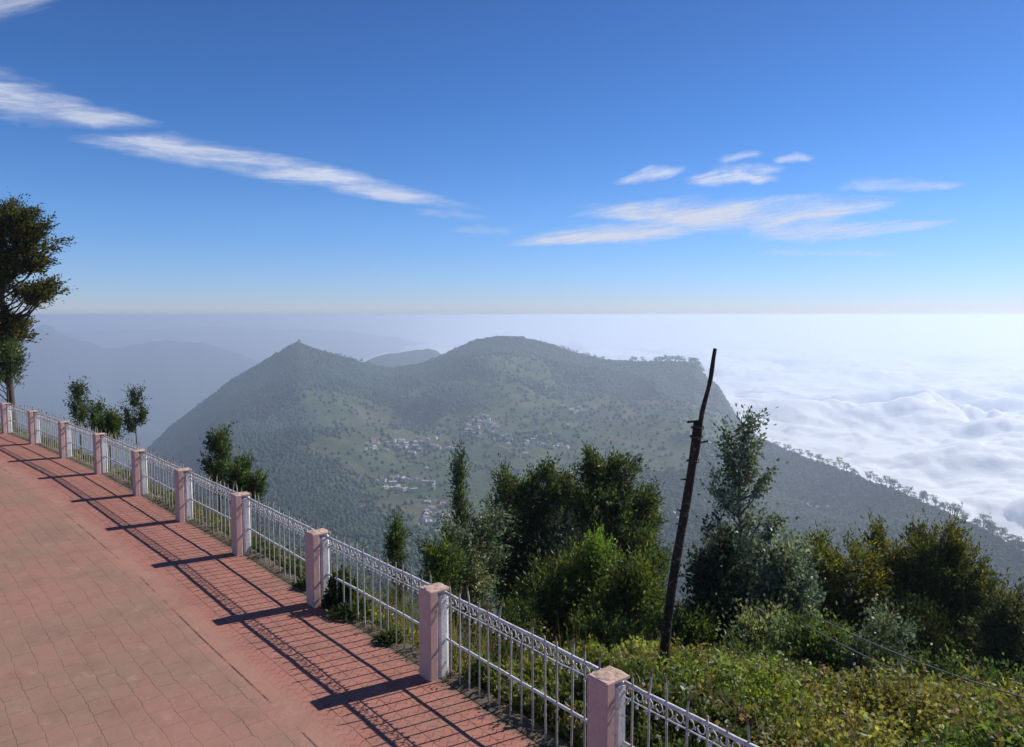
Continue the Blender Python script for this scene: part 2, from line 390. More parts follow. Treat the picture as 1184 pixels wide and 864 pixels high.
# ------------------------------------------------------------------ paving
def strip(name, v0, v1, z, mat, nv, kind='structure'):
    """a band running along the fence line between two distances on the road side"""
    L = LINE; segs = []; arc = []; acc = 0
    for i in range(len(L) - 1):
        n = max(2, int(np.linalg.norm(L[i + 1] - L[i]) / .6))
        for k in range(n): segs.append(L[i] + (L[i + 1] - L[i]) * k / n); arc.append(acc + np.linalg.norm(L[i + 1] - L[i]) * k / n)
        acc += np.linalg.norm(L[i + 1] - L[i])
    P = np.array(segs); T = np.gradient(P, axis=0); T /= np.linalg.norm(T, axis=1)[:, None]
    for _ in range(6): T[1:-1] = (T[:-2] + T[1:-1] + T[2:]) / 3; T /= np.linalg.norm(T, axis=1)[:, None]
    nrm = np.stack([-T[:, 1], T[:, 0]], 1)       # which side is the road
    if fdist(P[20:21, 0] + nrm[20, 0], P[20:21, 1] + nrm[20, 1])[0][0] > 0: nrm = -nrm
    keep = (np.array(arc) > 90) & (np.array(arc) < 180); P = P[keep]; nrm = nrm[keep]; ar = np.array(arc)[keep] - 100
    vv = np.linspace(v0, v1, nv); V = np.zeros((len(P), nv, 3)); U = np.zeros((len(P), nv, 2))
    for j, t in enumerate(vv):
        V[:, j, :2] = P + nrm * t; V[:, j, 2] = z; U[:, j, 0] = ar; U[:, j, 1] = t
    Fq = grid_faces(len(P), nv)
    a, b, c = V.reshape(-1, 3)[Fq[0, :3]]
    if np.cross(b - a, c - a)[2] < 0: Fq = Fq[:, ::-1]
    me = fast_mesh(name, V.reshape(-1, 3), Fq, mat, smooth=True, uv=U.reshape(-1, 2))
    return props(link(name, me), kind=kind)
def mat_paving():
    m, nt, out = newmat('red_paving'); tc = N(nt, 'ShaderNodeTexCoord'); uv = tc.outputs['UV']
    sx = N(nt, 'ShaderNodeSeparateXYZ'); nt.links.new(uv, sx.inputs[0])
    def warp(scale, amp, w=None):
        nn = nt.nodes.new('ShaderNodeTexNoise'); nn.inputs['Scale'].default_value = scale; nn.inputs['Detail'].default_value = 3; nt.links.new(uv, nn.inputs['Vector'])
        s = nt.nodes.new('ShaderNodeVectorMath'); s.operation = 'SUBTRACT'; nt.links.new(nn.outputs['Color'], s.inputs[0]); s.inputs[1].default_value = (.5, .5, .5)
        k = nt.nodes.new('ShaderNodeVectorMath'); k.operation = 'SCALE'; nt.links.new(s.outputs[0], k.inputs[0]); k.inputs['Scale'].default_value = amp
        a = nt.nodes.new('ShaderNodeVectorMath'); a.operation = 'ADD'; nt.links.new(w or uv, a.inputs[0]); nt.links.new(k.outputs[0], a.inputs[1]); return a.outputs[0]
    def brick(vec, bw, bh, mort, c1, c2, off=.5, smooth=.3):
        b = nt.nodes.new('ShaderNodeTexBrick'); b.offset = off; b.inputs['Scale'].default_value = 1; b.inputs['Brick Width'].default_value = bw; b.inputs['Row Height'].default_value = bh
        b.inputs['Mortar Size'].default_value = mort; b.inputs['Mortar Smooth'].default_value = smooth; b.inputs['Color1'].default_value = c1 + (1,); b.inputs['Color2'].default_value = c2 + (1,)
        b.inputs['Mortar'].default_value = (0, 0, 0, 1); nt.links.new(vec, b.inputs['Vector']); return b
    # zigzag interlocking blocks: shift rows with a triangle wave
    tri = math_(nt, 'PINGPONG', sx.outputs[1], .06)
    uz = math_(nt, 'ADD', sx.outputs[0], tri)
    cz = N(nt, 'ShaderNodeCombineXYZ'); nt.links.new(uz, cz.inputs[0]); nt.links.new(sx.outputs[1], cz.inputs[1])
    small = brick(warp(9, .025, cz.outputs[0]), .115, .235, .007, (.52, .235, .18), (.46, .20, .155), .5)
    large = brick(warp(13, .035, warp(3.2, .08)), .34, .215, .006, (.43, .23, .175), (.36, .215, .165), .42)
    dust = noise(nt, uv, .55, 6, .62); grime = noise(nt, uv, 3.5, 6, .7); fine = noise(nt, uv, 55, 5, .7); fine2 = noise(nt, uv, 160, 3, .7)
    # block colours
    cs = mixc(nt, ramp(nt, grime, [(.4, 0.0), (.7, .5)]), small.outputs['Color'], (.40, .215, .165))
    cs = mixc(nt, small.outputs['Fac'], mixc(nt, .0, small.outputs['Color'], cs), (.20, .085, .065))
    csb = mixc(nt, ramp(nt, grime, [(.42, 0.0), (.68, .55)]), mixc(nt, math_(nt, 'MULTIPLY', small.outputs['Fac'], ramp(nt, grime, [(.3, 1.), (.7, .6)])), (.40, .170, .130), (.14, .06, .045)), (.43, .225, .17))
    dustm = ramp(nt, dust, [(.40, 0.0), (.56, 1.0)])
    basel = mixc(nt, dustm, (.365, .190, .145), (.295, .190, .138))
    per = N(nt, 'ShaderNodeSeparateColor'); nt.links.new(large.outputs['Color'], per.inputs[0])
    basel = mixc(nt, ramp(nt, per.outputs[0], [(.36, .0), (.43, .28)]), basel, (.37, .20, .15))
    mortm = math_(nt, 'MULTIPLY', large.outputs['Fac'], ramp(nt, noise(nt, uv, 1.9, 6, .75), [(.42, .0), (.66, .75)]))
    cl = mixc(nt, mortm, basel, (.13, .075, .058))
    # smooth dusty band between the two
    cb = mixc(nt, ramp(nt, grime, [(.38, 0.0), (.7, .5)]), (.41, .215, .160), (.35, .205, .150))
    wob = math_(nt, 'MULTIPLY', math_(nt, 'SUBTRACT', noise(nt, uv, 1.6, 4, .6), .5), .25)
    vv = math_(nt, 'ADD', sx.outputs[1], wob)
    f1 = ramp(nt, math_(nt, 'MULTIPLY', vv, .25), [(.325, 0.0), (.355, 1.0)]); f2 = ramp(nt, math_(nt, 'MULTIPLY', math_(nt, 'ADD', sx.outputs[1], math_(nt, 'MULTIPLY', wob, 2.2)), .25), [(.385, 0.0), (.44, 1.0)])
    c = mixc(nt, math_(nt, 'MULTIPLY', f1, .85), csb, cb); c = mixc(nt, f2, c, cl)
    # dark open seam between band and large pavers
    sm = math_(nt, 'ABSOLUTE', math_(nt, 'SUBTRACT', sx.outputs[1], 1.575)); sm2 = ramp(nt, sm, [(.004, 1.0), (.016, 0.0)])
    sm3 = math_(nt, 'MULTIPLY', sm2, ramp(nt, noise(nt, uv, .8, 4, .7), [(.47, 0.0), (.56, .95)]))
    c = mixc(nt, sm3, c, (.055, .035, .03))
    c = mixc(nt, ramp(nt, noise(nt, uv, 1.7, 7, .72), [(.36, .5), (.52, 0.0)]), c, (.235, .135, .105)); c = mixc(nt, ramp(nt, noise(nt, uv, 2.9, 7, .7), [(.56, 0.0), (.70, .45)]), c, (.46, .30, .24))
    st = ramp(nt, noise(nt, uv, 6.5, 3, .5), [(.735, 0.0), (.77, .75)])
    c = mixc(nt, st, c, (.13, .07, .055))
    c = mixc(nt, ramp(nt, fine, [(.3, .28), (.55, 0.0)]), c, (.20, .11, .085))
    soil = math_(nt, 'MULTIPLY', ramp(nt, math_(nt, 'ADD', sx.outputs[1], math_(nt, 'MULTIPLY', math_(nt, 'SUBTRACT', noise(nt, uv, 4, 6, .7), .5), .35)), [(.0, 1.0), (.07, 0.0)]), .9)
    c = mixc(nt, soil, c, (.20, .145, .105))
    h = mixc(nt, f2, mixc(nt, f1, small.outputs['Fac'], (0, 0, 0)), large.outputs['Fac'])
    inv = math_(nt, 'SUBTRACT', 1.0, h)
    nr = bump(nt, inv, .7, .006); nr = bump(nt, grime, .5, .02, nr); nr = bump(nt, fine2, .5, .003, nr)
    principled(nt, out, c, .9, nr, .15); return m
strip('pavement', -.02, 30, .0, mat_paving(), 60)
M_kerb = mat_weathered('soil_and_mortar', (.20, .145, .10), (.13, .115, .06), 9, .8, .95, 1.0, .02)
# narrow mortar kerb the bars are set in
def kerb():
    o = strip('kerb', -.27, -.03, .0, M_kerb, 9)
    me = o.data; n = len(me.vertices); co = np.zeros(n * 3, np.float32); me.vertices.foreach_get('co', co); co = co.reshape(-1, 3)
    s, a = fdist(co[:, 0], co[:, 1])
    prof = .014 * np.sin(np.clip((s - .03) / .24, 0, 1) * PI) ** .5
    co[:, 2] = .002 + prof + (fbm(co[:, 0] * 6, co[:, 1] * 6, 3, 9) - .5) * .02 * (prof > .005) - .12 * (s > .262)
    me.vertices.foreach_set('co', co.ravel()); me.update()
kerb()

# ------------------------------------------------------------------ fence posts and panels
def frame(i):
    """unit vector along the fence toward the near end, and toward the road, at ALLP[i]"""
    a = ALLP[max(i - 1, 0)]; b = ALLP[min(i + 1, len(ALLP) - 1)]; e = (a - b)[:2]; e /= np.linalg.norm(e)
    n = np.array([-e[1], e[0]]);
    if n[0] > 0: n = -n
    return e, n
ORD = ['nearest the camera', 'second from the camera', 'third from the camera', 'fourth from the camera', 'fifth from the camera', 'sixth from the camera', 'seventh from the camera', 'eighth from the camera', 'ninth from the camera', 'tenth from the camera', 'eleventh from the camera']
NOTE = ['large pink and white fence post beside the foot of the railing shadows', '', '']
first, last = 1, 13         # posts ALLP[first..last]
def make_post(i, label):
    e, n = frame(i); rz = math.atan2(e[1], e[0]); P = ALLP[i]
    t = empty('fence_post', (P[0], P[1], 0), label, 'fence post', 'pink and white posts of the railing', rz)
    # local frame: +x toward the near end, +y sign toward the road
    sy = 1 if (Matrix.Rotation(rz, 2) @ Vector((0, 1))).dot(Vector(n)) > 0 else -1
    b = MB(); hh = .985 + random.uniform(-.012, .012)
    b.box((-.115, sy * .05, (hh - .06) / 2), (.23, .10, hh + .06), 0, bev=.010, jit=.0015); link('plaster_column', b.mesh('plaster_column', M_pink), t)
    b = MB(); b.box((-.112, -sy * .086, (hh - .09) / 2), (.212, .168, hh + .03), 0, bev=.045, jit=.003); link('white_pier', b.mesh('white_pier', M_white), t)
    # worn mortar cap: low domed slab with a broken outline
    nx, ny = 12, 16; V = []; 
    for ix in range(nx):
        for iy in range(ny):
            u = ix / (nx - 1) * 2 - 1; v = iy / (ny - 1) * 2 - 1
            edge = max(abs(u), abs(v)); x = u * .1135; y = v * .1335
            rag = (fbm(np.array([u * 2.1 + i * 7]), np.array([v * 2.1]), 4, 77)[0] - .5)
            h = .016 * (1 - edge ** 4) + .008 * (1 - abs(u)) + rag * .030 * (edge < .97)
            if edge > .97: h = .004 + rag * .006; x *= 1 + rag * .05; y *= 1 + rag * .04
            V.append((x - .115, y - sy * .036, hh - .012 + h))
    nV = len(V); Fc = [tuple(q) for q in grid_faces(nx, ny)]
    V += [(v[0] * 1 if False else v[0], v[1], hh - .028) for v in V]
    bd = [ix * ny for ix in range(nx)] + [(nx - 1) * ny + k for k in range(1, ny)] + [ix * ny + ny - 1 for ix in range(nx - 2, -1, -1)] + [k for k in range(ny - 2, 0, -1)]
    for k in range(len(bd)): a, c = bd[k], bd[(k + 1) % len(bd)]; Fc.append((a, c, c + nV, a + nV))
    Fc.append(tuple(reversed([k + nV for k in bd])))
    me = bpy.data.meshes.new('cap'); used = sorted({k for f in Fc for k in f}); mp = {k: j for j, k in enumerate(used)}
    me.from_pydata([V[k] for k in used], [], [tuple(mp[k] for k in f) for f in Fc]); me.materials.append(M_cap); me.update()
    link('cap', me, t); return t, e, n
for i in range(first, last + 1):
    k = i - 2
    if k < 0: lab = 'pink and white fence post just outside the lower right edge'
    elif k < len(ORD): lab = 'pink and white plastered fence post, ' + ORD[k]
    else: lab = 'far pink and white fence post beyond the left edge by the tall tree'
    if k == 2: lab = 'pink and white fence post with dark creeper at its foot, third from the camera'
    if k == 1: lab = 'pink and white fence post with worn crumbling cap, second from the camera'
    make_post(i, lab)

# shared bar meshes
def bar_mesh(h, bent):
    b = MB(); w = .010; pts = [(0, 0, -.06), (0, 0, .5), (0, 0, .93), (bent * .3, bent * .1, 1.0), (bent, bent * .5, h - .02)]
    b.tube(pts[:4], w, 6, 0, True); b.tube([pts[3], (pts[3][0] * .4 + bent * .6, pts[3][1] * .4 + bent * .3, h - .05)], [w * .98, w * .93], 6, 0, True); b.tube([(pts[3][0] * .4 + bent * .6, pts[3][1] * .4 + bent * .3, h - .05), (bent * 1.1, bent * .6, h)], [w * 1.05, w * .5], 6, 1, True)
    return b.mesh('bar', [M_bar, M_rust])
BARS = [bar_mesh(1.07, 0), bar_mesh(1.10, .014), bar_mesh(1.05, -.012), bar_mesh(1.12, -.024), bar_mesh(1.03, .02)]
SHORT = [bar_mesh(1.0, .0), bar_mesh(1.02, .006)]
def make_panel(i):
    """panel between post i (near) and post i+1 (far)"""
    ea, na = frame(i); eb, nb = frame(i + 1)
    A0 = np.array(ALLP[i])[:2] - ea * .20 - na * .11; B0 = np.array(ALLP[i + 1])[:2] - eb * .003 - nb * .11
    d = B0 - A0; L = np.linalg.norm(d); rz = math.atan2(d[1], d[0])
    k = i - 2
    nm = ['nearest', 'second', 'third', 'fourth', 'fifth', 'sixth', 'seventh', 'eighth', 'ninth', 'tenth', 'eleventh']
    if k < 0: lab = 'white railing panel at the lower right corner, nearer than the first post'
    elif k + 1 < len(nm): lab = 'white iron railing panel between the %s and %s posts from the camera' % (nm[k], nm[k + 1])
    else: lab = 'white iron railing panel beyond the left edge by the tall tree'
    t = empty('railing_panel', (A0[0], A0[1], 0), lab, 'railing', 'white iron railing panels between the posts', rz)
    def rail(name, z, r):
        b = MB(); pts = [(L * q / 12, (random.random() - .5) * .006, z + (random.random() - .5) * .008) for q in range(13)]; b.tube(pts, r, 8, 0); link(name, b.mesh(name, M_rail, True), t)
    rail('top_rail', .925, .0185); rail('lower_top_rail', .805, .0065); rail('middle_rail', .42, .015)
    b = MB(); n = int(L / .098)
    for q in range(n):
        cx = (q + .5) * L / n; cz = .862; s = 1 if q % 2 else -1; seg = 12; pts = []; rr_ = .046
        for w in range(seg + 1):
            a_ = 2 * PI * .88 * w / seg * s + (PI * .5 if s > 0 else -PI * .5); ra = rr_ * (1 - .45 * w / seg)
            pts.append((cx + ra * math.cos(a_), (random.random() - .5) * .004, cz + ra * math.sin(a_)))
        b.tube(pts, .0055, 5, 0)
        b.box((cx + .049, 0, cz - .015), (.012, .012, .03), 0, bev=.005)
        b.tube([(cx + .0, 0, .806), (cx + .012, .012, .778), (cx, .014, .768)], [.009, .014, .007], 5, 0)
    link('scroll_band', b.mesh('scroll_band', M_rail), t)
    nb_ = 14
    for q in range(nb_):
        x = (q + .55) * L / nb_ + random.uniform(-.012, .012)
        o = link('bar', (random.choice(BARS) if random.random() > .2 else random.choice(SHORT)), t, (x, random.uniform(-.003, .003), random.uniform(-.02, .015)))
        o.rotation_euler = (random.uniform(-.012, .012), random.uniform(-.012, .012), random.uniform(0, 6.28))
        if k == 0 and q in (6, 7): o.location.z -= .16
for i in range(0, last): 
    if i >= 1: make_panel(i)

# ------------------------------------------------------------------ foliage
def leaves(P, Dir, L, W, tint, rnd, droop=0.0):
    """diamond leaves at points P pointing along Dir"""
    n = len(P); D = Dir / (np.linalg.norm(Dir, axis=1)[:, None] + 1e-9); D[:, 2] -= droop; D /= (np.linalg.norm(D, axis=1)[:, None] + 1e-9)
    q = rnd.normal(size=(n, 3)); Sd = np.cross(D, q); Sd /= (np.linalg.norm(Sd, axis=1)[:, None] + 1e-9); Nn = np.cross(D, Sd)
    l = (L * rnd.uniform(.6, 1.25, n))[:, None]; w = (W * rnd.uniform(.7, 1.2, n))[:, None]
    V = np.empty((n, 4, 3)); V[:, 0] = P; V[:, 1] = P + D * l * .45 + Sd * w * .5 + Nn * w * .12; V[:, 2] = P + D * l; V[:, 3] = P + D * l * .45 - Sd * w * .5 + Nn * w * .12
    Fq = np.arange(n * 4).reshape(n, 4); return V.reshape(-1, 3), Fq, np.repeat(tint, 4, axis=0)
def tints(n, cols, wts, rnd, var=.25, base=None):
    c = np.array(cols)[rnd.choice(len(cols), n, p=np.array(wts) / np.sum(wts))]
    return c * (1 + rnd.uniform(-var, var, (n, 1)))
DENSE = ([(.058, .091, .034), (.091, .130, .039), (.143, .169, .046), (.036, .058, .026)], [4, 3, 1.5, 2])
GOLD = ([(.098, .121, .025), (.161, .161, .030), (.218, .196, .040), (.052, .069, .021)], [3, 3, 2, 2])
BRIGHT = ([(.14, .21, .035), (.19, .26, .04), (.09, .14, .03)], [3, 2, 2])
GREY = ([(.17, .21, .13), (.24, .28, .20), (.10, .14, .07), (.34, .37, .29)], [3, 3, 3, 1])
MID = ([(.084, .132, .042), (.132, .180, .060), (.054, .084, .034)], [3, 2, 3])
def plume_points(plumes, n, rnd, shoots, sig):
    """plumes: (p0, p1, r); shoots grow through the volume, mostly near its skin"""
    vol = np.array([np.linalg.norm(p[1] - p[0]) * p[2] ** 1.4 for p in plumes]); pr = vol / vol.sum()
    k = rnd.choice(len(plumes), shoots, p=pr); t = rnd.uniform(0, 1, shoots)
    p0 = np.array([p[0] for p in plumes])[k]; p1 = np.array([p[1] for p in plumes])[k]; r = np.array([p[2] for p in plumes])[k]
    prof = np.sqrt(np.clip(1 - (2 * t - .85) ** 2 / 1.35, .04, 1)); q = rnd.normal(size=(shoots, 3)); q /= np.linalg.norm(q, axis=1)[:, None]
    off = q * (r * prof * rnd.uniform(.15, 1, shoots) ** .45)[:, None]
    C = p0 + (p1 - p0) * t[:, None] + off; ax = (p1 - p0) / (np.linalg.norm(p1 - p0, axis=1)[:, None] + 1e-9)
    D = ax * .8 + off / (r[:, None] + 1e-6) * .9
    j = rnd.randint(0, shoots, n); s = (rnd.normal(size=n) * sig * 1.5)[:, None]
    P = C[j] + D[j] * s + rnd.normal(size=(n, 3)) * sig * .5
    return P, D[j] + rnd.normal(size=(n, 3)) * .5, j, C, k[j]
def make_tree(name, label, cat, base, height, crown, rnd_seed, kind, nleaf, L, W, nplume, shoots=900, sig=.16, trunk_r=.14, group=None, mat=None, barkm=None, droop=0, plume_r=(.45, .8), plume_l=(1.0, 2.0), upr=.9, lean=(0, 0), trunk_top=.9, limbs=True):
    """crown(rnd, k) gives the centre of plume k in local coordinates"""
    rnd = np.random.RandomState(rnd_seed)
    t = empty(name, tuple(base), label, cat, group)
    top = np.array([lean[0], lean[1], height * trunk_top])
    nleaf = int(nleaf * 1.15); plumes = []; b = MB()
    npt = 9; tp = []
    for q in range(npt):
        u = q / (npt - 1); tp.append(np.array([top[0] * u + math.sin(u * 5 + rnd_seed) * .03 * height * .2, top[1] * u + math.cos(u * 4 + rnd_seed) * .03 * height * .2, top[2] * u - (.6 if q == 0 else 0)]))
    b.tube(tp, [trunk_r * (1 - .86 * q / (npt - 1)) for q in range(npt)], 8)
    nplume = max(7, int(nplume * .72)); plume_r = (plume_r[0] * .82, plume_r[1] * .92)
    for k in range(nplume):
        c, r = crown(rnd, k / nplume)
        out = np.array([c[0], c[1], 0]); out = out / (np.linalg.norm(out) + 1e-6)
        ax = np.array([0, 0, upr]) + out * (1 - upr) * 1.6 + rnd.normal(size=3) * .18; ax /= np.linalg.norm(ax)
        l = rnd.uniform(*plume_l) * r; rr_ = rnd.uniform(*plume_r) * r
        plumes.append((c - ax * l * .5, c + ax * l * .5, rr_))
        if limbs:
            zz = max(height * .12, c[2] - np.linalg.norm(c[:2]) * rnd.uniform(.5, 1.1) - l * .3); u = np.clip(zz / top[2], 0.05, .97); s = tp[int(u * (npt - 1))] * (1 - (u * (npt - 1)) % 1) + tp[min(int(u * (npt - 1)) + 1, npt - 1)] * ((u * (npt - 1)) % 1)
            m_ = (s + c) / 2 + np.array([0, 0, -.12 * np.linalg.norm(c - s)]) + rnd.normal(size=3) * .06
            r0 = max(.02, trunk_r * (1 - .8 * u) * .55); b.tube([s, m_, c, c + ax * l * .35], [r0, r0 * .65, r0 * .35, .008], 5)
    P, D, j, C, pk_ = plume_points(plumes, nleaf, rnd, shoots, sig)
    tn = tints(nleaf, kind[0], kind[1], rnd); sh = rnd.uniform(.75, 1.3, shoots)[j][:, None]
    pk = rnd.uniform(.62, 1.5, len(plumes)); tn = tn * sh * pk[pk_][:, None]; hue = rnd.uniform(0, 1, len(plumes))[pk_][:, None]; tn = tn * (np.array([.88, 1.0, 1.1]) * (1 - hue) + np.array([1.22, 1.05, .8]) * hue)
    V, Fq, T = leaves(P, D, L, W, tn, rnd, droop)
    link('trunk', b.mesh('trunk', barkm or M_bark, True), t)
    link('crown', fast_mesh('crown', V, Fq, mat or M_leaf, tint=T), t)
    return t
def ell(cx, cz, rx, rz_, ry=None, rr_=(.8, 1.2), taper=0.0):
    ry = ry or rx
    def f(rnd, u):
        q = rnd.normal(size=3); q /= np.linalg.norm(q); q *= rnd.uniform(.35, 1) ** .25
        z = q[2]; k = 1 - taper * (z + 1) / 2
        return np.array([cx + q[0] * rx * k, q[1] * ry * k, cz + z * rz_]), rnd.uniform(*rr_) * (1 - .35 * taper * (z + 1) / 2)
    return f
def spire(h0, h1, r0, r1, rr_=(.7, 1.1)):
    def f(rnd, u):
        u = u ** .85; a = u * 40 + rnd.uniform(0, 1); r = (r0 * (1 - u) + r1 * u) * rnd.uniform(.25, 1)
        return np.array([math.cos(a) * r, math.sin(a) * r, h0 + (h1 - h0) * u]), rnd.uniform(*rr_) * (1 - .45 * u)
    return f
def lobes(lst):
    def f(rnd, u):
        w = np.array([l[3] * l[4] for l in lst]); k = rnd.choice(len(lst), p=w / w.sum()); cx, cy, cz, rx, rz_ = lst[k]
        q = rnd.normal(size=3); q /= np.linalg.norm(q); q *= rnd.uniform(.3, 1) ** .25
        return np.array([cx + q[0] * rx * .82, cy + q[1] * rx * .82, cz + q[2] * rz_ * .8]), rnd.uniform(.7, 1.05)
    return f
def gbase(px, Y, drop=0.0):
    x = at(px, 500, Y)[0]; z = float(terrain(np.array([x]), np.array([Y]))[0]); return np.array([x, Y, z])
def topz(py, Y): return at(592, py, Y)[2]
def tree_px(name, label, cat, px, ytop, Y, halfw_px, seed, kind, nleaf, L, W, nplume, shape='ell', ybot=None, **kw):
    b = gbase(px, Y); h = topz(ytop, Y) - b[2]; sc = Y / F
    hw = halfw_px * sc; zb = (topz(ybot, Y) - b[2]) if ybot else h * .25
    pl = kw.get('plume_l', (1., 2.))
    if shape == 'ell': cr = ell(0, (h + zb) / 2 - .25, hw * .68, (h - zb) / 2 * .82)
    elif shape == 'cone': cr = ell(0, (h + zb) / 2 - .25, hw * .72, (h - zb) / 2 * .84, taper=.45)
    else: cr = spire(zb, h * .95, hw * .85, hw * .15)
    return make_tree(name, label, cat, b, h, cr, seed, kind, nleaf, L, W, nplume, **kw)

def tree_lb(name, label, px, ytop, Y, lb, seed, kind, nleaf, L, W, nplume, **kw):
    b = gbase(px, Y); sc_ = Y / F; rn = np.random.RandomState(seed)
    return make_tree(name, label, 'tree', b, topz(ytop, Y) - b[2], lobes([((q[0] - px) * sc_, rn.uniform(-.5, .5) * q[2] * sc_, topz(q[1], Y) - b[2], q[2] * sc_, q[3] * sc_) for q in lb]), seed, kind, nleaf, L, W, nplume, **kw)
# --- the stand of trees in the middle of the picture
tree_lb('dense_tree', 'dark dense tree with rounded crown, left of the two largest in the middle stand', 612, 542, 36, [(590, 568, 22, 20), (622, 566, 24, 20), (648, 575, 14, 16), (600, 612, 40, 34), (640, 612, 30, 34), (575, 650, 34, 34), (620, 660, 50, 36)], 11, DENSE, 42000, .2, .07, 125, shoots=2900, sig=.15, plume_r=(.5, .75), plume_l=(1.2, 2.0), trunk_r=.22, upr=.7)
tree_lb('dense_tree', 'tallest dark tree with several pointed tops, right in the middle stand', 705, 526, 35, [(686, 548, 11, 20), (716, 552, 15, 22), (738, 578, 16, 22), (676, 585, 20, 26), (700, 600, 40, 36), (745, 612, 22, 30), (690, 650, 46, 36), (735, 655, 32, 34)], 12, DENSE, 44000, .2, .07, 135, shoots=3100, sig=.15, plume_r=(.45, .7), plume_l=(1.3, 2.3), trunk_r=.24, upr=.8)
tree_px('dense_tree', 'dark tree at the right edge of the middle stand, left of the leaning pole', 'tree', 742, 585, 33, 34, 13, DENSE, 15000, .24, .06, 34, 'cone', 740, shoots=900, sig=.17, plume_r=(.45, .7), plume_l=(1.2, 2.2), trunk_r=.16)
tree_lb('leafy_tree', 'lower grey green leafy tree at the left end of the middle stand', 545, 588, 29, [(560, 604, 16, 16), (530, 622, 18, 18), (518, 650, 22, 26), (550, 650, 34, 34), (540, 690, 44, 30)], 14, GREY, 16000, .13, .085, 60, shoots=1500, sig=.15, plume_r=(.42, .62), plume_l=(.8, 1.4), trunk_r=.14, mat=M_gloss, upr=.6)
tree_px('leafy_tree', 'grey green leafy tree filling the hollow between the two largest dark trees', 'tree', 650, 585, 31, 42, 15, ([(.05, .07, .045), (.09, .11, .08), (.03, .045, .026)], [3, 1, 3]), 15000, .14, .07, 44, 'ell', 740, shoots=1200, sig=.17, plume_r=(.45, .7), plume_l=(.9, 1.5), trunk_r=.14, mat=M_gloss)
tree_px('young_tree', 'bright yellow green young tree in front of the dark middle stand', 'tree', 692, 622, 27, 32, 16, BRIGHT, 13000, .15, .055, 34, 'cone', 712, shoots=800, sig=.13, plume_r=(.35, .6), plume_l=(1.0, 1.8), trunk_r=.10)
tree_px('slender_tree', 'tall slender spire of a tree rising left of the middle stand', 'tree', 531, 506, 33, 11, 17, ([(.07, .11, .055), (.11, .15, .075), (.05, .08, .04)], [3, 2, 2]), 3600, .18, .055, 26, 'spire', 640, shoots=420, sig=.14, plume_r=(.3, .5), plume_l=(.7, 1.1), trunk_r=.09)
tree_px('slender_tree', 'small pointed conifer just above the railing, left of the middle stand', 'tree', 456, 570, 31, 13, 18, MID, 4500, .17, .05, 30, 'cone', 740, shoots=350, sig=.12, plume_r=(.3, .5), plume_l=(.7, 1.2), trunk_r=.08)
tree_px('shrubby_tree', 'mid green shrub at the left foot of the middle stand', 'tree', 507, 628, 25, 20, 19, MID, 6000, .12, .05, 18, 'ell', 690, shoots=400, sig=.12, plume_r=(.4, .6), plume_l=(.8, 1.2), trunk_r=.06)
tree_px('dense_tree', 'dark low tree beneath the middle stand behind the railing', 'tree', 640, 648, 27, 62, 20, DENSE, 15000, .2, .06, 44, 'ell', 760, shoots=1000, sig=.17, plume_r=(.5, .8), plume_l=(1.0, 1.6), trunk_r=.12)
tree_px('dense_tree', 'dark low tree left of the foot of the leaning pole', 'tree', 726, 655, 25, 44, 21, DENSE, 13000, .2, .055, 40, 'ell', 750, shoots=900, sig=.16, plume_r=(.5, .8), plume_l=(1.0, 1.6), trunk_r=.12)
# --- right of the pole
tree_lb('eucalyptus', 'tall feathery grey green tree just right of the leaning pole', 858, 476, 24, [(866, 494, 8, 15), (872, 520, 11, 14), (848, 522, 13, 16), (860, 548, 18, 18), (880, 562, 9, 12), (842, 575, 16, 16), (862, 595, 18, 20), (832, 618, 18, 18), (885, 612, 14, 18), (858, 640, 30, 26), (835, 665, 30, 26), (885, 668, 28, 26), (858, 700, 44, 24)], 31, GREY, 11000, .14, .08, 230, shoots=2100, sig=.11, plume_r=(.20, .36), plume_l=(.7, 1.3), trunk_r=.13, mat=M_gloss, barkm=M_palebark, upr=.75)
tree_px('eucalyptus', 'grey green leafy shrub tree between the tall feathery tree and the golden trees', 'tree', 915, 618, 20, 40, 32, GREY, 8500, .125, .08, 50, 'ell', 745, shoots=1000, sig=.11, plume_r=(.35, .55), plume_l=(.7, 1.2), trunk_r=.09, mat=M_gloss, barkm=M_palebark)
tree_px('eucalyptus', 'small grey green shrub tree at the foot of the tall feathery tree', 'tree', 835, 620, 20, 40, 38, ([(.06, .08, .05), (.10, .125, .09), (.035, .05, .03)], [3, 2, 3]), 8500, .125, .08, 40, 'ell', 745, shoots=900, sig=.11, plume_r=(.35, .55), plume_l=(.7, 1.2), trunk_r=.09, mat=M_gloss, barkm=M_palebark)
tree_px('golden_tree', 'narrow dark green tree with pointed top beside the golden bushy tree', 'tree', 945, 604, 28, 15, 33, MID, 6500, .17, .055, 20, 'cone', 720, shoots=450, sig=.13, plume_r=(.4, .6), plume_l=(1., 1.6), trunk_r=.09)
tree_lb('golden_tree', 'golden green bushy tree left of the large dark tree on the right', 980, 634, 26, [(962, 655, 16, 16), (985, 650, 18, 15), (1004, 672, 14, 18), (970, 690, 28, 26), (1000, 710, 22, 24), (960, 730, 36, 26)], 34, GOLD, 20000, .16, .055, 75, shoots=1600, sig=.13, plume_r=(.42, .6), plume_l=(1.0, 1.6), trunk_r=.12, upr=.7)
b35 = gbase(1080, 27); sc = 27 / F; H35 = topz(604, 27) - b35[2]
def L35(px, py, rp, rz_): return ((px - 1080) * sc, 0, topz(py, 27) - b35[2], rp * sc, rz_ * sc)
DG = ([(.072, .090, .026), (.114, .126, .031), (.180, .168, .036), (.040, .055, .022)], [4, 3, 2, 3])
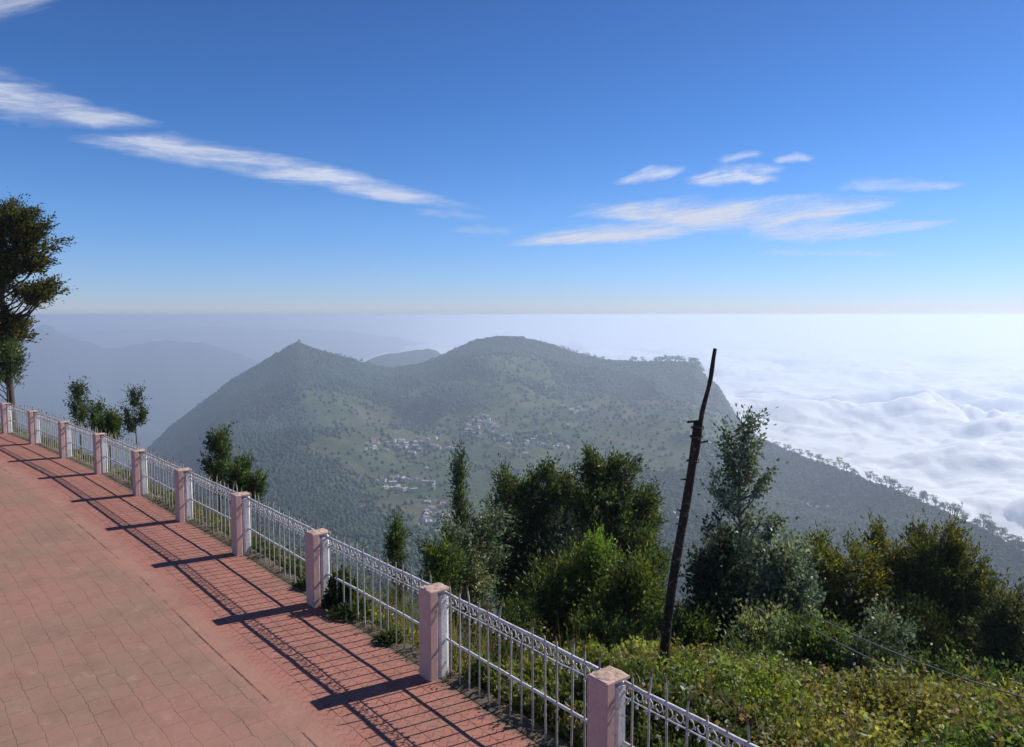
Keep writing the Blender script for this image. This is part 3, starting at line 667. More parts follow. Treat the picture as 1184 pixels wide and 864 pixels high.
make_tree('dense_tree', 'large dark olive green tree with many tops on the right', 'tree', b35, H35, lobes([L35(1026, 650, 20, 42), L35(1060, 658, 26, 42), L35(1090, 655, 26, 40), L35(1118, 685, 32, 50), L35(1080, 730, 55, 45), L35(1140, 725, 26, 45), L35(1035, 720, 26, 45)]), 35, DG, 52000, .18, .055, 165, shoots=3300, sig=.15, plume_r=(.42, .65), plume_l=(1.3, 2.2), trunk_r=.2)
tree_px('dense_tree', 'dark low tree under the large olive green tree on the right', 'tree', 1060, 705, 24, 60, 39, ([(.025, .04, .018), (.045, .055, .022), (.018, .028, .013)], [3, 1, 3]), 16000, .17, .055, 46, 'ell', 800, shoots=1000, sig=.15, plume_r=(.45, .7), plume_l=(1.0, 1.6), trunk_r=.12)
tree_px('leafy_tree', 'grey green tree cut by the right edge of the picture', 'tree', 1180, 676, 23, 32, 36, ([(.07, .09, .045), (.11, .12, .06), (.04, .055, .03)], [3, 2, 3]), 13000, .14, .05, 44, 'ell', 800, shoots=900, sig=.13, plume_r=(.35, .55), plume_l=(.8, 1.4), trunk_r=.12, barkm=M_palebark)
tree_px('sapling', 'thin grey leaved sapling in front of the large olive tree', 'sapling', 1035, 688, 15, 20, 37, GREY, 2600, .085, .06, 22, 'ell', 770, shoots=240, sig=.09, plume_r=(.22, .36), plume_l=(.5, .8), trunk_r=.035, mat=M_gloss)
tree_px('sapling', 'small broad leaved sapling beside the power cables', 'sapling', 1015, 735, 13, 26, 40, ([(.09, .12, .05), (.15, .16, .10), (.06, .08, .035)], [3, 2, 2]), 2600, .085, .06, 22, 'ell', 790, shoots=240, sig=.09, plume_r=(.22, .36), plume_l=(.5, .8), trunk_r=.03, mat=M_gloss)
for (bx, by, bY, bw, sd, kd, lb) in [(800, 705, 19, 40, 81, DENSE, 'dark low bush just right of the foot of the leaning pole'), (890, 712, 18, 42, 82, GREY, 'grey green low bush below the gap between the feathery tree and the golden tree'), (955, 728, 17, 40, 83, MID, 'mid green low bush under the golden bushy tree'), (1110, 772, 17, 50, 84, DENSE, 'dark low bush under the right half of the large olive tree'), (1175, 785, 16, 40, 85, MID, 'mid green low bush at the right edge below the grey tree'), (700, 712, 22, 45, 86, DENSE, 'dark low bush under the right end of the middle stand'), (590, 700, 24, 50, 87, DENSE, 'dark low bush under the left end of the middle stand')]:
    tree_px('low_bush', lb, 'bush', bx, by, bY, bw, sd, kd, 9000, .12, .06, 34, 'ell', by + 70, shoots=700, sig=.12, plume_r=(.4, .6), plume_l=(.7, 1.2), trunk_r=.05)
# --- over the railing on the left
tree_px('slender_tree', 'dark conifer with a broken outline over the railing left of the mountain foot', 'tree', 252, 493, 33, 19, 41, DENSE, 4600, .15, .05, 32, 'cone', 560, shoots=320, sig=.11, plume_r=(.2, .32), plume_l=(.8, 1.3), trunk_r=.1)
tree_px('shrubby_tree', 'small dark green tree top right of the broken conifer over the railing', 'tree', 276, 533, 30, 10, 42, MID, 3500, .16, .05, 12, 'ell', 570, shoots=200, sig=.12, plume_r=(.3, .5), plume_l=(.8, 1.2), trunk_r=.06)
tree_px('shrubby_tree', 'tiny green tree top peeping over the railing right of the broken conifer', 'tree', 294, 545, 30, 7, 48, MID, 1800, .16, .05, 8, 'ell', 580, shoots=120, sig=.1, plume_r=(.25, .4), plume_l=(.7, 1.0), trunk_r=.05)
tree_px('spindly_tree', 'spindly tree with open tufts, right of the round green bush over the far railing', 'tree', 157, 446, 34, 15, 43, ([(.05, .07, .035), (.09, .115, .06)], [3, 2]), 1900, .13, .05, 24, 'ell', 500, shoots=170, sig=.10, plume_r=(.16, .28), plume_l=(.35, .55), trunk_r=.06)
tree_px('rounded_bush', 'round green bush between two spindly trees over the far railing', 'bush', 127, 473, 32, 13, 44, MID, 5500, .11, .045, 26, 'ell', 505, shoots=420, sig=.08, plume_r=(.25, .36), plume_l=(.45, .7), trunk_r=.06)
tree_px('spindly_tree', 'narrow spindly tree over the far railing, left of the round bush', 'tree', 94, 432, 36, 11, 45, ([(.05, .08, .035), (.09, .12, .055)], [3, 2]), 2300, .13, .05, 26, 'ell', 490, shoots=220, sig=.10, plume_r=(.18, .3), plume_l=(.4, .6), trunk_r=.07)
tree_px('spindly_tree', 'short spindly green tree beside the narrow one over the far railing', 'tree', 112, 457, 35, 9, 46, MID, 1600, .13, .05, 14, 'ell', 492, shoots=130, sig=.10, plume_r=(.18, .3), plume_l=(.35, .6), trunk_r=.05)
# --- big tree at the left edge
bT = gbase(14, 40); scT = 40 / F; HT = topz(232, 40) - bT[2]
def LT(px, py, rp, rz_, cy=0): return ((px - 14) * scT, cy, topz(py, 40) - bT[2], rp * scT, rz_ * scT)
ACA = ([(.063, .071, .023), (.103, .103, .025), (.172, .144, .032), (.034, .044, .018)], [4, 3, 1.2, 3])
make_tree('tall_tree', 'tall dark tree with layered rounded clumps at the left edge', 'tree', bT, HT,
          lobes([LT(12, 250, 30, 17), LT(42, 260, 20, 14), LT(56, 284, 19, 13), LT(16, 286, 28, 16), LT(58, 335, 19, 13), LT(36, 340, 16, 11), LT(-20, 280, 34, 34), LT(-26, 335, 28, 28), LT(12, 318, 22, 16), LT(10, 352, 17, 11), LT(24, 382, 14, 11), LT(-22, 388, 24, 20), LT(24, 305, 24, 15), LT(44, 300, 14, 12), LT(20, 268, 26, 16), LT(8, 372, 18, 12)]),
          51, ACA, 62000, .17, .075, 220, shoots=4200, sig=.13, plume_r=(.42, .66), plume_l=(.7, 1.1), trunk_r=.24, upr=.5)
make_tree('slender_tree', 'thin sparse tree under the tall dark tree at the left edge', 'tree', gbase(12, 39), topz(395, 39) - gbase(12, 39)[2],
          lobes([((8 - 12) * scT, 0, topz(410, 39) - gbase(12, 39)[2], 16 * scT, 14 * scT), ((20 - 12) * scT, 0, topz(428, 39) - gbase(12, 39)[2], 12 * scT, 12 * scT), ((-8 - 12) * scT, 0, topz(425, 39) - gbase(12, 39)[2], 14 * scT, 22 * scT)]),
          52, MID, 6000, .17, .055, 30, shoots=260, sig=.15, plume_r=(.28, .45), plume_l=(.6, 1.0), trunk_r=.10)

# ------------------------------------------------------------------ thicket on the slope just below the railing
def thicket():
    rnd = np.random.RandomState(5)
    n = 2300000
    x = rnd.uniform(-22, 26, n); y = rnd.uniform(2, 32, n)
    s, arc = fdist(x, y); az_ = np.degrees(np.arctan2(x, y))
    ok = (s > .28) & (s < 17) & (az_ > -46) & (az_ < 42); right = sstep(-4, 7, az_)
    dd = np.hypot(x, y); dens = np.clip(9 / dd, .25, 1.0) ** 1.3 * np.where(s < 9.5, 1, .5) * np.where(az_ < -4, .45, 1)
    ok &= rnd.uniform(0, 1, n) < dens
    x, y, s, right, dd = x[ok], y[ok], s[ok], right[ok], dd[ok]
    # mounds: every shrub is a dome about a jittered grid point; the nearest domes win
    best = np.full(len(x), -9.0); idc = np.zeros(len(x), np.int64)
    for lay, cs in enumerate((1.9, .85)):
        gx = np.floor(x / cs).astype(np.int64); gy = np.floor(y / cs).astype(np.int64)
        for i in (-1, 0, 1):
            for j in (-1, 0, 1):
                cx = (gx + i + .15 + .7 * _hash(gx + i, gy + j, 300 + lay)) * cs; cy = (gy + j + .15 + .7 * _hash(gx + i, gy + j, 310 + lay)) * cs
                r = cs * (.50 + .42 * _hash(gx + i, gy + j, 320 + lay)); d2 = ((x - cx) ** 2 + (y - cy) ** 2) / r ** 2
                h = (r * 1.05 * np.sqrt(np.clip(1 - d2, 0, 1)) - .42 + (.45 if lay == 0 else .75) * _hash(gx + i, gy + j, 330 + lay)) * (d2 < 1) - 9 * (d2 >= 1)
                m = h > best; best = np.where(m, h, best); idc = np.where(m, (gx + i) * 7919 + (gy + j) * 104729 + lay * 31, idc)
    best = np.maximum(best, .05)
    lump = .30 * (fbm(x * 1.9, y * 1.9, 4, 411, .65) - .5) * 2; best = best + lump; gap = (best > .16) | (rnd.uniform(0, 1, len(best)) < .16); x, y, s, right, dd, best, idc = [q[gap] for q in (x, y, s, right, dd, best, idc)]; pf = at(765, 776, 10.6); hs = (.26 + .68 * right) * (1 - .6 * np.exp(-((x - pf[0] + .2) ** 2 + (y - pf[1] + .9) ** 2) / 1.1)) * (.5 + .5 * sstep(.1, 1.8, s)); g = terrain(x, y)
    n = len(x); u = rnd.uniform(0, 1, n) ** .22
    z = g + .04 + np.maximum(best, .05) * hs * u + np.abs(rnd.normal(size=n)) * .05
    z = np.minimum(z, np.maximum(.05 + .40 * s - rnd.uniform(0, .25, n), g + .06)); P = np.stack([x, y, z], 1) + rnd.normal(size=(n, 3)) * .03
    D = rnd.normal(size=(n, 3)) * .75 + np.array([0, -.1, .8])
    kind = (_hash(idc, idc * 0, 400) * 6).astype(int) % 6
    base = np.array([(.14, .18, .04), (.19, .215, .055), (.085, .115, .035), (.17, .20, .13), (.21, .205, .06), (.11, .155, .04)])[kind]
    br = .75 + .6 * _hash(idc, idc * 0, 401)
    c = base * rnd.uniform(.6, 1.4, (n, 1)) * br[:, None]
    pt2 = fbm(x * .9 + 9, y * .9, 3, 207)
    red = (rnd.uniform(0, 1, n) < (.17 * sstep(.52, .64, pt2) + .01)) & (u > .82); c = np.where(red[:, None], np.array([.25, .165, .085]) * rnd.uniform(.7, 1.2, (n, 1)), c)
    pale = (rnd.uniform(0, 1, n) < np.where(kind == 3, .35, .05)); c = np.where(pale[:, None] & ~red[:, None], np.array([.27, .30, .24]), c)
    V, Fq, T = leaves(P, D, .052, .030, c, rnd)
    V = V.reshape(-1, 4, 3); far = np.clip(dd / 9, 1, 2.2)[:, None, None]; V = V[:, :1] + (V - V[:, :1]) * far; V = V.reshape(-1, 3)
    # sprigs standing out of the shrubs, each a stem with leaves along it
    top = np.nonzero((u > .9) & (best > .3))[0]; ns = 42000; k = top[rnd.randint(0, len(top), ns)]; m = 13
    sd = rnd.normal(size=(ns, 3)) * .45 + np.array([0, -.1, 1.0]); sd /= np.linalg.norm(sd, axis=1)[:, None]; sl_ = rnd.uniform(.12, .46, ns) * np.clip(s[k] / 2.2, .35, 1) * (.8 + .5 * (_hash(idc[k], idc[k] * 0, 409) > .6))
    tt = np.tile(np.linspace(0, 1, m), ns); kk = np.repeat(np.arange(ns), m); SP = P[k][kk] + sd[kk] * (sl_[kk] * tt)[:, None] + rnd.normal(size=(ns * m, 3)) * .012
    SD = sd[kk] * .5 + rnd.normal(size=(ns * m, 3)) * .8; sc = c[k][kk] * rnd.uniform(.8, 1.5, (ns, 1))[kk] * rnd.uniform(.8, 1.25, (ns * m, 1))
    tipr = (rnd.uniform(0, 1, ns) < .04 + .14 * sstep(.5, .62, pt2[k]))[kk] & (tt > .7); sc = np.where(tipr[:, None], np.array([.25, .17, .09]), sc)
    V2, F2, T2 = leaves(SP, SD, .062, .036, sc, rnd); f2_ = np.clip(dd[k][kk] / 9, 1, 1.7)[:, None, None]; V2 = V2.reshape(-1, 4, 3); V2 = (V2[:, :1] + (V2 - V2[:, :1]) * f2_).reshape(-1, 3)
    Fq = np.vstack([Fq, F2 + len(V)]); V = np.vstack([V, V2]); T = np.vstack([T, T2])
    me = fast_mesh('shrub_thicket', V, Fq, M_leaf, tint=T); props(link('shrub_thicket', me), label='dense olive green thicket of mixed shrubs on the slope below the railing', kind='stuff', cat='shrubs')
    print('THICKET', n)
thicket()
# dry grass and weeds at the foot of the railing
def weeds():
    rnd = np.random.RandomState(8); n = 60000
    L0 = np.array([LINE[1] + (LINE[-3] - LINE[1]) * 0])  # noqa
    x = rnd.uniform(-26, 8, n * 4); y = rnd.uniform(0, 36, n * 4); s, arc = fdist(x, y)
    clump = fbm(x * .9, y * .9, 3, 303)
    ok = (s > .06) & (s < 1.9) & (clump > .42 - .14 * sstep(-3, 0, x) + .12 * (s < .24)); x, y, s = x[ok], y[ok], s[ok]; n = len(x)
    g = np.where(s < .36, .0, terrain(x, y)); h = rnd.uniform(.08, .62, n) * (1 + .55 * sstep(-3, -1, x)) * np.where(s < .22, .25, 1.2 + .35 * sstep(-3, 0, x)) + .25 * sstep(.3, 1.2, s); h = np.minimum(h, np.maximum(.06, .16 + .48 * s - g * .8) * np.where(rnd.uniform(0, 1, n) < .06, 1.7, 1))
    P = np.stack([x, y, g - .02], 1); D = np.stack([rnd.normal(size=n) * .22, rnd.normal(size=n) * .22, np.ones(n)], 1); D /= np.linalg.norm(D, axis=1)[:, None]
    Sd = np.cross(D, rnd.normal(size=(n, 3))); Sd /= np.linalg.norm(Sd, axis=1)[:, None]
    w = .006; tip = P + D * h[:, None] + np.stack([rnd.normal(size=n) * .04, rnd.normal(size=n) * .04, -.03 * np.ones(n)], 1); mid = P + D * h[:, None] * .55
    V = np.empty((n, 4, 3)); V[:, 0] = P; V[:, 1] = mid + Sd * w; V[:, 2] = tip; V[:, 3] = mid - Sd * w
    c = np.array([(.20, .17, .09), (.10, .13, .045), (.26, .19, .13), (.15, .15, .06)])[rnd.choice(4, n, p=[.3, .3, .15, .25])] * rnd.uniform(.7, 1.3, (n, 1))
    # small leaves carried on the stems
    m = n * 3; j = rnd.randint(0, n, m); tt = rnd.uniform(.2, 1.0, m)[:, None]
    LP = P[j] + D[j] * h[j][:, None] * tt + rnd.normal(size=(m, 3)) * .02
    lc = np.array([(.085, .12, .035), (.14, .15, .05), (.24, .12, .07), (.28, .19, .15)])[rnd.choice(4, m, p=[.45, .3, .13, .12])] * rnd.uniform(.7, 1.3, (m, 1))
    LV, LF, LT_ = leaves(LP, rnd.normal(size=(m, 3)) + np.array([0, 0, .4]), .05, .026, lc, rnd)
    V = np.vstack([V.reshape(-1, 3), LV]); Fq = np.vstack([np.arange(n * 4).reshape(n, 4), LF + n * 4]); T = np.vstack([np.repeat(c, 4, axis=0), LT_])
    props(link('weeds', fast_mesh('weeds', V, Fq, M_leaf, tint=T)), label='dry grass and weeds along the foot of the railing', kind='stuff', cat='weeds')
weeds()
# creeper at the foot of the third post and loose dirt
def creeper(center, label, n, r, h, seed, dark=True):
    rnd = np.random.RandomState(seed); t = empty('creeper', (center[0], center[1], 0), label, 'plant')
    q = rnd.normal(size=(n, 3)); q /= np.linalg.norm(q, axis=1)[:, None]; q *= (rnd.uniform(0, 1, n) ** .5)[:, None]
    P = q * np.array([r, r * .8, h]); P[:, 2] = np.abs(P[:, 2]) + .01
    P[:, 0] += (fbm(P[:, 2] * 5, P[:, 1] * 5, 2, seed) - .5) * r
    c = tints(n, *DENSE, rnd) * (.8 if dark else 1.6)
    V, Fq, T = leaves(P, q + np.array([0, 0, .3]), .06, .045, c, rnd)
    link('foliage', fast_mesh('foliage', V, Fq, M_leaf, tint=T), t)
    b = MB()
    for k in range(9):
        a = rnd.uniform(0, 6.28); b.tube([(0, 0, -.02), (math.cos(a) * r * .4, math.sin(a) * r * .4, h * .5), (math.cos(a) * r * .8, math.sin(a) * r * .7, h * rnd.uniform(.4, .9))], [.008, .006, .003], 4)
    link('stem', b.mesh('stem', M_bark), t)
e_, n_ = frame(4); c_ = np.array(ALLP[4])[:2]
creeper(c_ + e_ * .22 - n_ * .22, 'dark leafy creeper climbing at the foot of the third post', 1500, .20, .52, 61)
creeper(c_ + e_ * .55 - n_ * .17, 'low dark creeper trailing along the kerb beside the third post', 700, .30, .16, 62)
creeper(c_ - e_ * .75 - n_ * .22, 'small dark weed at the kerb left of the third post', 420, .2, .13, 63)
creeper(c_ + e_ * 1.55 - n_ * .12, 'tiny dark weed at the kerb midway between second and third posts', 260, .17, .08, 64)
e2, n2 = frame(3); c2 = np.array(ALLP[3])[:2]
creeper(c2 + e2 * .3 - n2 * .35, 'fresh green weed at the foot of the second post', 420, .14, .26, 65, False)
def pebble(p, r, label, seed):
    rnd = np.random.RandomState(seed); b = MB(); vs = []; 
    for la in range(5):
        for lo in range(8):
            ph = PI * la / 4; th = 2 * PI * lo / 8; k = r * rnd.uniform(.8, 1.15); vs.append((math.sin(ph) * math.cos(th) * k * 1.4, math.sin(ph) * math.sin(th) * k, math.cos(ph) * k * .45 + r * .3))
    fs = [(l * 8 + q, (l + 1) * 8 + q, (l + 1) * 8 + (q + 1) % 8, l * 8 + (q + 1) % 8) for l in range(4) for q in range(8)]
    b.add(vs, fs); o = link('clod', b.mesh('clod', M_litter), None, (p[0], p[1], 0)); o.rotation_euler = (0, 0, seed); props(o, label, 'clod')
P_ = onz(383, 712); pebble(P_, .07, 'flat clod of dirt on the paving beside the third post', 3)
P_ = onz(396, 706); pebble(P_, .045, 'small clod of dirt right beside the larger one near the creeper', 4)

# ------------------------------------------------------------------ leaning pole
def pole():
    Yp = 10.6; base = at(765, 776, Yp); k = at(806, 488, Yp); tp = at(828, 403, Yp)
    g = float(terrain(np.array([base[0]]), np.array([Yp]))[0])
    t = empty('wooden_pole', (base[0], Yp, g), 'leaning dark weathered wooden pole with a thinner stick lashed on top', 'pole')
    o = np.array([base[0], Yp, g]); d = (k - base); foot = base + d * ((g - .3 - base[2]) / d[2])
    b = MB(); rnd = np.random.RandomState(3); n = 16; pts = []; rs = []
    for i in range(n):
        u = i / (n - 1); p = foot + (k + d * .0 - foot) * u + np.array([math.sin(u * 9) * .02, 0, 0]) - o; pts.append(p); rs.append(.083 * (1 - .32 * u) * rnd.uniform(.93, 1.07))
    b.tube(pts, rs, 9); link('post', b.mesh('post', M_pole, True), t)
    b = MB(); pts = []; rs = []; st = k + (base - k) * .16 + np.array([.03, -.04, 0])
    for i in range(12):
        u = i / 11; p = st + (tp - st) * u + np.array([math.sin(u * 11) * .013 - .05 * u * (1 - u), 0, 0]) - o; pts.append(p); rs.append(.038 * (1 - .25 * u) * rnd.uniform(.88, 1.12))
    b.tube(pts, rs, 7); link('stick', b.mesh('stick', M_pole, True), t)
    b = MB()
    for f_ in (.02, .055, .15):
        c = k + (base - k) * f_ - o + np.array([.01, -.02, 0])
        ring = [(c[0] + .083 * math.cos(a), c[1] + .08 * math.sin(a), c[2] + .02 * math.sin(a * 2)) for a in np.linspace(0, 2 * PI, 13)]; b.tube(ring, .009, 5)
    c = k - o; b.tube([c + np.array([-.14, 0, .0]), c + np.array([.05, -.03, .02])], .018, 5); b.tube([c + np.array([0, 0, -.30]), c + np.array([.15, -.03, -.26])], .014, 5)
    link('lashing', b.mesh('lashing', M_pole), t)
    b = MB()
    for q in range(9):
        u = rnd.uniform(.25, .95); c = foot + (k - foot) * u - o; s = rnd.choice([-1, 1]); b.tube([c, c + np.array([s * rnd.uniform(.09, .15), 0, rnd.uniform(-.03, .07)])], [.022, .006], 5)
    link('branch_stub', b.mesh('branch_stub', M_pole), t)
pole()
# ------------------------------------------------------------------ cables lower right
def cable(a, b, sag, label):
    A_ = np.array(a); B_ = np.array(b); m = MB(); pts = []
    for i in range(25):
        u = i / 24; p = A_ + (B_ - A_) * u; p[2] -= sag * 4 * u * (1 - u); pts.append(p - A_)
    m.tube(pts, .011, 5); o = link('power_cable', m.mesh('power_cable', M_wire, True), None, tuple(A_)); props(o, label, 'cable', 'pair of power cables over the slope')
cable(at(930, 706, 12.5), at(1230, 820, 9), .12, 'upper thin power cable crossing in front of the large olive tree')
cable(at(930, 722, 12.5), at(1220, 838, 9), .14, 'lower thin power cable crossing in front of the large olive tree')

# ------------------------------------------------------------------ far canopy, ridge trees, houses
def blob_protos(k, rnd):
    ph = (1 + 5 ** .5) / 2
    v = np.array([(-1, ph, 0), (1, ph, 0), (-1, -ph, 0), (1, -ph, 0), (0, -1, ph), (0, 1, ph), (0, -1, -ph), (0, 1, -ph), (ph, 0, -1), (ph, 0, 1), (-ph, 0, -1), (-ph, 0, 1)]) / 1.9
    f = np.array([(0, 11, 5), (0, 5, 1), (0, 1, 7), (0, 7, 10), (0, 10, 11), (1, 5, 9), (5, 11, 4), (11, 10, 2), (10, 7, 6), (7, 1, 8), (3, 9, 4), (3, 4, 2), (3, 2, 6), (3, 6, 8), (3, 8, 9), (4, 9, 5), (2, 4, 11), (6, 2, 10), (8, 6, 7), (9, 8, 1)])
    return v * rnd.uniform(.75, 1.25, (12, 1)), f
def forest():
    rnd = np.random.RandomState(21); n = 290000
    a = rnd.uniform(-.62, .62, n); u = rnd.uniform(.0, 1.0, n); D = np.interp(a, _az, _rD); r = D * np.sqrt(u * .97 + .03)
    x = np.sin(a) * r; y = np.cos(a) * r; wood, _, c = landcol(x, y)
    ok = rnd.uniform(0, 1, n) < (wood * .8 + .035); ok &= r < D * .998; ok &= r > 320; open_ = (1 - wood)[ok][:, None]
    x, y, r = x[ok], y[ok], r[ok]; n = len(x); z = terrain(x, y)
    ks = rnd.randint(0, 6, n); V = np.empty((n, 12, 3)); 
    sz = rnd.uniform(2.2, 5.2, n) * rnd.uniform(.8, 1.25, n) * np.clip(.45 + r / 3200, .5, 1.25)
    for k in range(6):
        v, f = blob_protos(k, rnd); m = ks == k; h = sz[m] * rnd.uniform(.8, 1.3, m.sum())
        V[m] = np.stack([x[m, None] + v[:, 0] * sz[m, None], y[m, None] + v[:, 1] * sz[m, None], z[m, None] + 2 + (v[:, 2] + .3) * h[:, None]], -1)
    Fq = (f[None] + (np.arange(n) * 12)[:, None, None]).reshape(-1, 3)
    c = tints(n, [(.028, .058, .036), (.038, .070, .038), (.052, .088, .042)], [4, 3, 1], rnd, .15) * (.55 + 1.0 * fbm(x / 170, y / 150, 5, 611))[:, None] * (1 + .7 * open_)
    me = fast_mesh('far_forest', V.reshape(-1, 3), Fq, M_farleaf, tint=np.repeat(c, 12, axis=0)); props(link('far_forest', me), kind='stuff', label='woods covering the hazy mountain side', cat='forest')
    return n
forest()

def ridge_tree_meshes(seed, flat):
    rnd = np.random.RandomState(seed); H = 15.0; b = MB()
    b.tube([(0, 0, -2), (.2, 0, H * .4), (.1, .2, H * .85)], [.45, .35, .12], 6)
    n = 260; cl = 7; C = np.stack([rnd.normal(size=cl) * 2.4, rnd.normal(size=cl) * 2.4, H * rnd.uniform(.55, .95, cl)], 1)
    for c in C: b.tube([(.1, 0, H * .42), tuple(c)], [.18, .07], 4)
    j = rnd.randint(0, cl, n); P = C[j] + rnd.normal(size=(n, 3)) * np.array([1.25, 1.25, .65 if flat else 1.0])
    V, Fq, T = leaves(P, rnd.normal(size=(n, 3)), 1.35, .9, tints(n, *DENSE, rnd), rnd)
    return b.mesh('trunk', M_bark), fast_mesh('crown', V, Fq, M_farleaf, tint=T)
RT = [ridge_tree_meshes(70 + i, i % 2) for i in range(5)]
def ridge_tree(px, dist_frac, sc, group, label):
    yy = np.interp(px, _rx, [r[1] for r in RIDGE]); a = math.atan2(at(px, yy, 1.)[0], 1.0); D = float(np.interp(a, _az, _rD)) * dist_frac
    x, y = math.sin(a) * D, math.cos(a) * D; z = float(terrain(np.array([x]), np.array([y]))[0])
    t = empty('ridge_tree', (x, y, z), label, 'tree', group, random.uniform(0, 6.28)); t.scale = (sc, sc, sc * random.uniform(.85, 1.2))
    k = random.choice(RT); link('trunk', k[0], t); link('crown', k[1], t)
px = 893
while px < 1215:
    nearf = (px - 880) / 300
    ridge_tree(px + random.uniform(-2, 2), random.uniform(.994, 1.003), random.uniform(1.1, 1.75), 'trees lining the descending right hand ridge', 'small dark tree in the row along the crest of the descending ridge on the right')
    if px > 1105 and random.random() < .9: ridge_tree(px + random.uniform(-3, 3), random.uniform(1.005, 1.02), random.uniform(1.0, 1.5), 'trees lining the descending right hand ridge', 'small dark tree in the row along the crest of the descending ridge on the right')
    px += random.uniform(2.6, 6.0) * (1 + .5 * nearf) * (2.2 if random.random() < .08 else 1)
for px in list(np.linspace(798, 812, 8)) + list(np.linspace(760, 788, 8)) + list(np.linspace(648, 700, 16)) + list(np.linspace(728, 740, 5)) + list(np.linspace(756, 790, 16)) + list(np.linspace(798, 812, 10)) + list(np.linspace(395, 440, 10)) + [346]:
    big_ = 727 < px < 742 or 755 < px < 813; ridge_tree(px + random.uniform(-2, 2), random.uniform(.992, .999), random.uniform(1.3, 1.9) if big_ else random.uniform(.8, 1.3), 'trees on the crest of the main mountain', 'tiny dark tree on the skyline of the main mountain')

WALLC = [(.66, .63, .58), (.58, .49, .41), (.74, .73, .72), (.45, .32, .27), (.38, .44, .52), (.50, .42, .26)]
ROOFC = [(.34, .15, .11), (.36, .34, .33), (.42, .25, .21), (.22, .21, .21), (.50, .48, .47), (.17, .21, .31)]
def flatmat(n, c):
    m, nt, out = newmat(n); g = N(nt, 'ShaderNodeNewGeometry'); nn = noise(nt, g.outputs['Position'], .4, 4)
    principled(nt, out, mixc(nt, ramp(nt, nn, [(.3, .3), (.6, 0.)]), c, tuple(.6 * k for k in c)), .85); return m
MW = [flatmat('house_wall', c) for c in WALLC]; MR = [flatmat('house_roof', c) for c in ROOFC]; M_win = flatmat('house_window', (.05, .06, .07))
def house_mesh(i):
    rnd = random.Random(i); w, d, h = rnd.uniform(7, 14), rnd.uniform(6, 9), rnd.choice([3.2, 3.4, 6.2]); b = MB(); b.box((0, 0, h / 2 - 1), (w, d, h + 2), 0)
    if i % 3 == 2: b.box((0, 0, h + .15), (w + .6, d + .6, .3), 1); b.box((w * .2, 0, h + 1.2), (2.5, 2.5, 1.8), 0)
    else:
        o = .6; rh = rnd.uniform(1.4, 2.2); V = [(-w / 2 - o, -d / 2 - o, h - .15), (w / 2 + o, -d / 2 - o, h - .15), (w / 2 + o, d / 2 + o, h - .15), (-w / 2 - o, d / 2 + o, h - .15), (-w / 2 - o, 0, h + rh), (w / 2 + o, 0, h + rh)]
        b.add(V, [(0, 1, 5, 4), (2, 3, 4, 5), (0, 4, 3), (1, 2, 5), (0, 3, 2, 1)], 1)
    for q in range(int(w // 3)):
        for zf in range(int(h // 3)):
            b.box((-w / 2 + 1.8 + q * 3, -d / 2 - .02, 1.6 + zf * 3), (1.1, .12, 1.2), 2); b.box((-w / 2 + 1.8 + q * 3, d / 2 + .02, 1.6 + zf * 3), (1.1, .12, 1.2), 2)
    return b
HM = []
for i in range(14): HM.append(house_mesh(i).mesh('house', [MW[[0, 2, 0, 1, 2, 3, 0, 4, 2, 5, 1, 0, 2, 3][i]], MR[[1, 4, 4, 0, 1, 2, 3, 1, 2, 4, 0, 4, 5, 1][i]], M_win]))
CL = [((560, 493), 26, 12, 24, 'houses of the central village on the mountain side', 'tiny pale house in the central village cluster on the mountain side'),
      ((462, 517), 55, 7, 30, 'houses in the long row on the mountain side', 'tiny pale house in the long row left of the central village'),
      ((468, 560), 38, 9, 24, 'houses around the bright clearing', 'tiny pinkish or pale house around the bright clearing left of the slender tree'),
      ((503, 600), 16, 14, 16, 'houses low in the valley', 'small house with red or pale roof low in the valley beside the slender tree'),
      ((662, 474), 14, 5, 10, 'white houses high on the right', 'tiny white house in the group above the green terraces'),
      ((655, 550), 26, 7, 14, 'houses above the dark stand of trees', 'tiny house just above the dark middle stand of trees'),
      ((625, 510), 45, 14, 18, 'scattered houses on the terraces', 'tiny house scattered over the green terraces right of the village'),
      ((632, 448), 9, 3, 4, 'orange and white houses on the upper slope', 'tiny house by the orange clearing high on the slope'),
      ((945, 590), 30, 10, 12, 'houses below the right hand ridge', 'tiny pale house below the right hand ridge'),
      ((760, 600), 25, 16, 8, 'houses right of the middle stand', 'tiny pale house seen between the dark trees and the pole')]
for (c, sx_, sy_, n, grp, lab) in CL:
    for q in range(int(n * 1.35)):
        p = hit(c[0] + random.gauss(0, sx_ * .55), c[1] + random.gauss(0, sy_ * .6))
        if p is None: continue
        o = link('house', random.choice(HM), None, (p[0], p[1], p[2] + 1)); o.rotation_euler = (0, 0, random.choice([.2, .4, 1.7, -.3, .9])); s = random.uniform(.55, 1.05) * min(1.2, .6 + p[1] / 3200); o.scale = (s, s, s); props(o, lab, 'house', grp)
p = hit(355, 598)

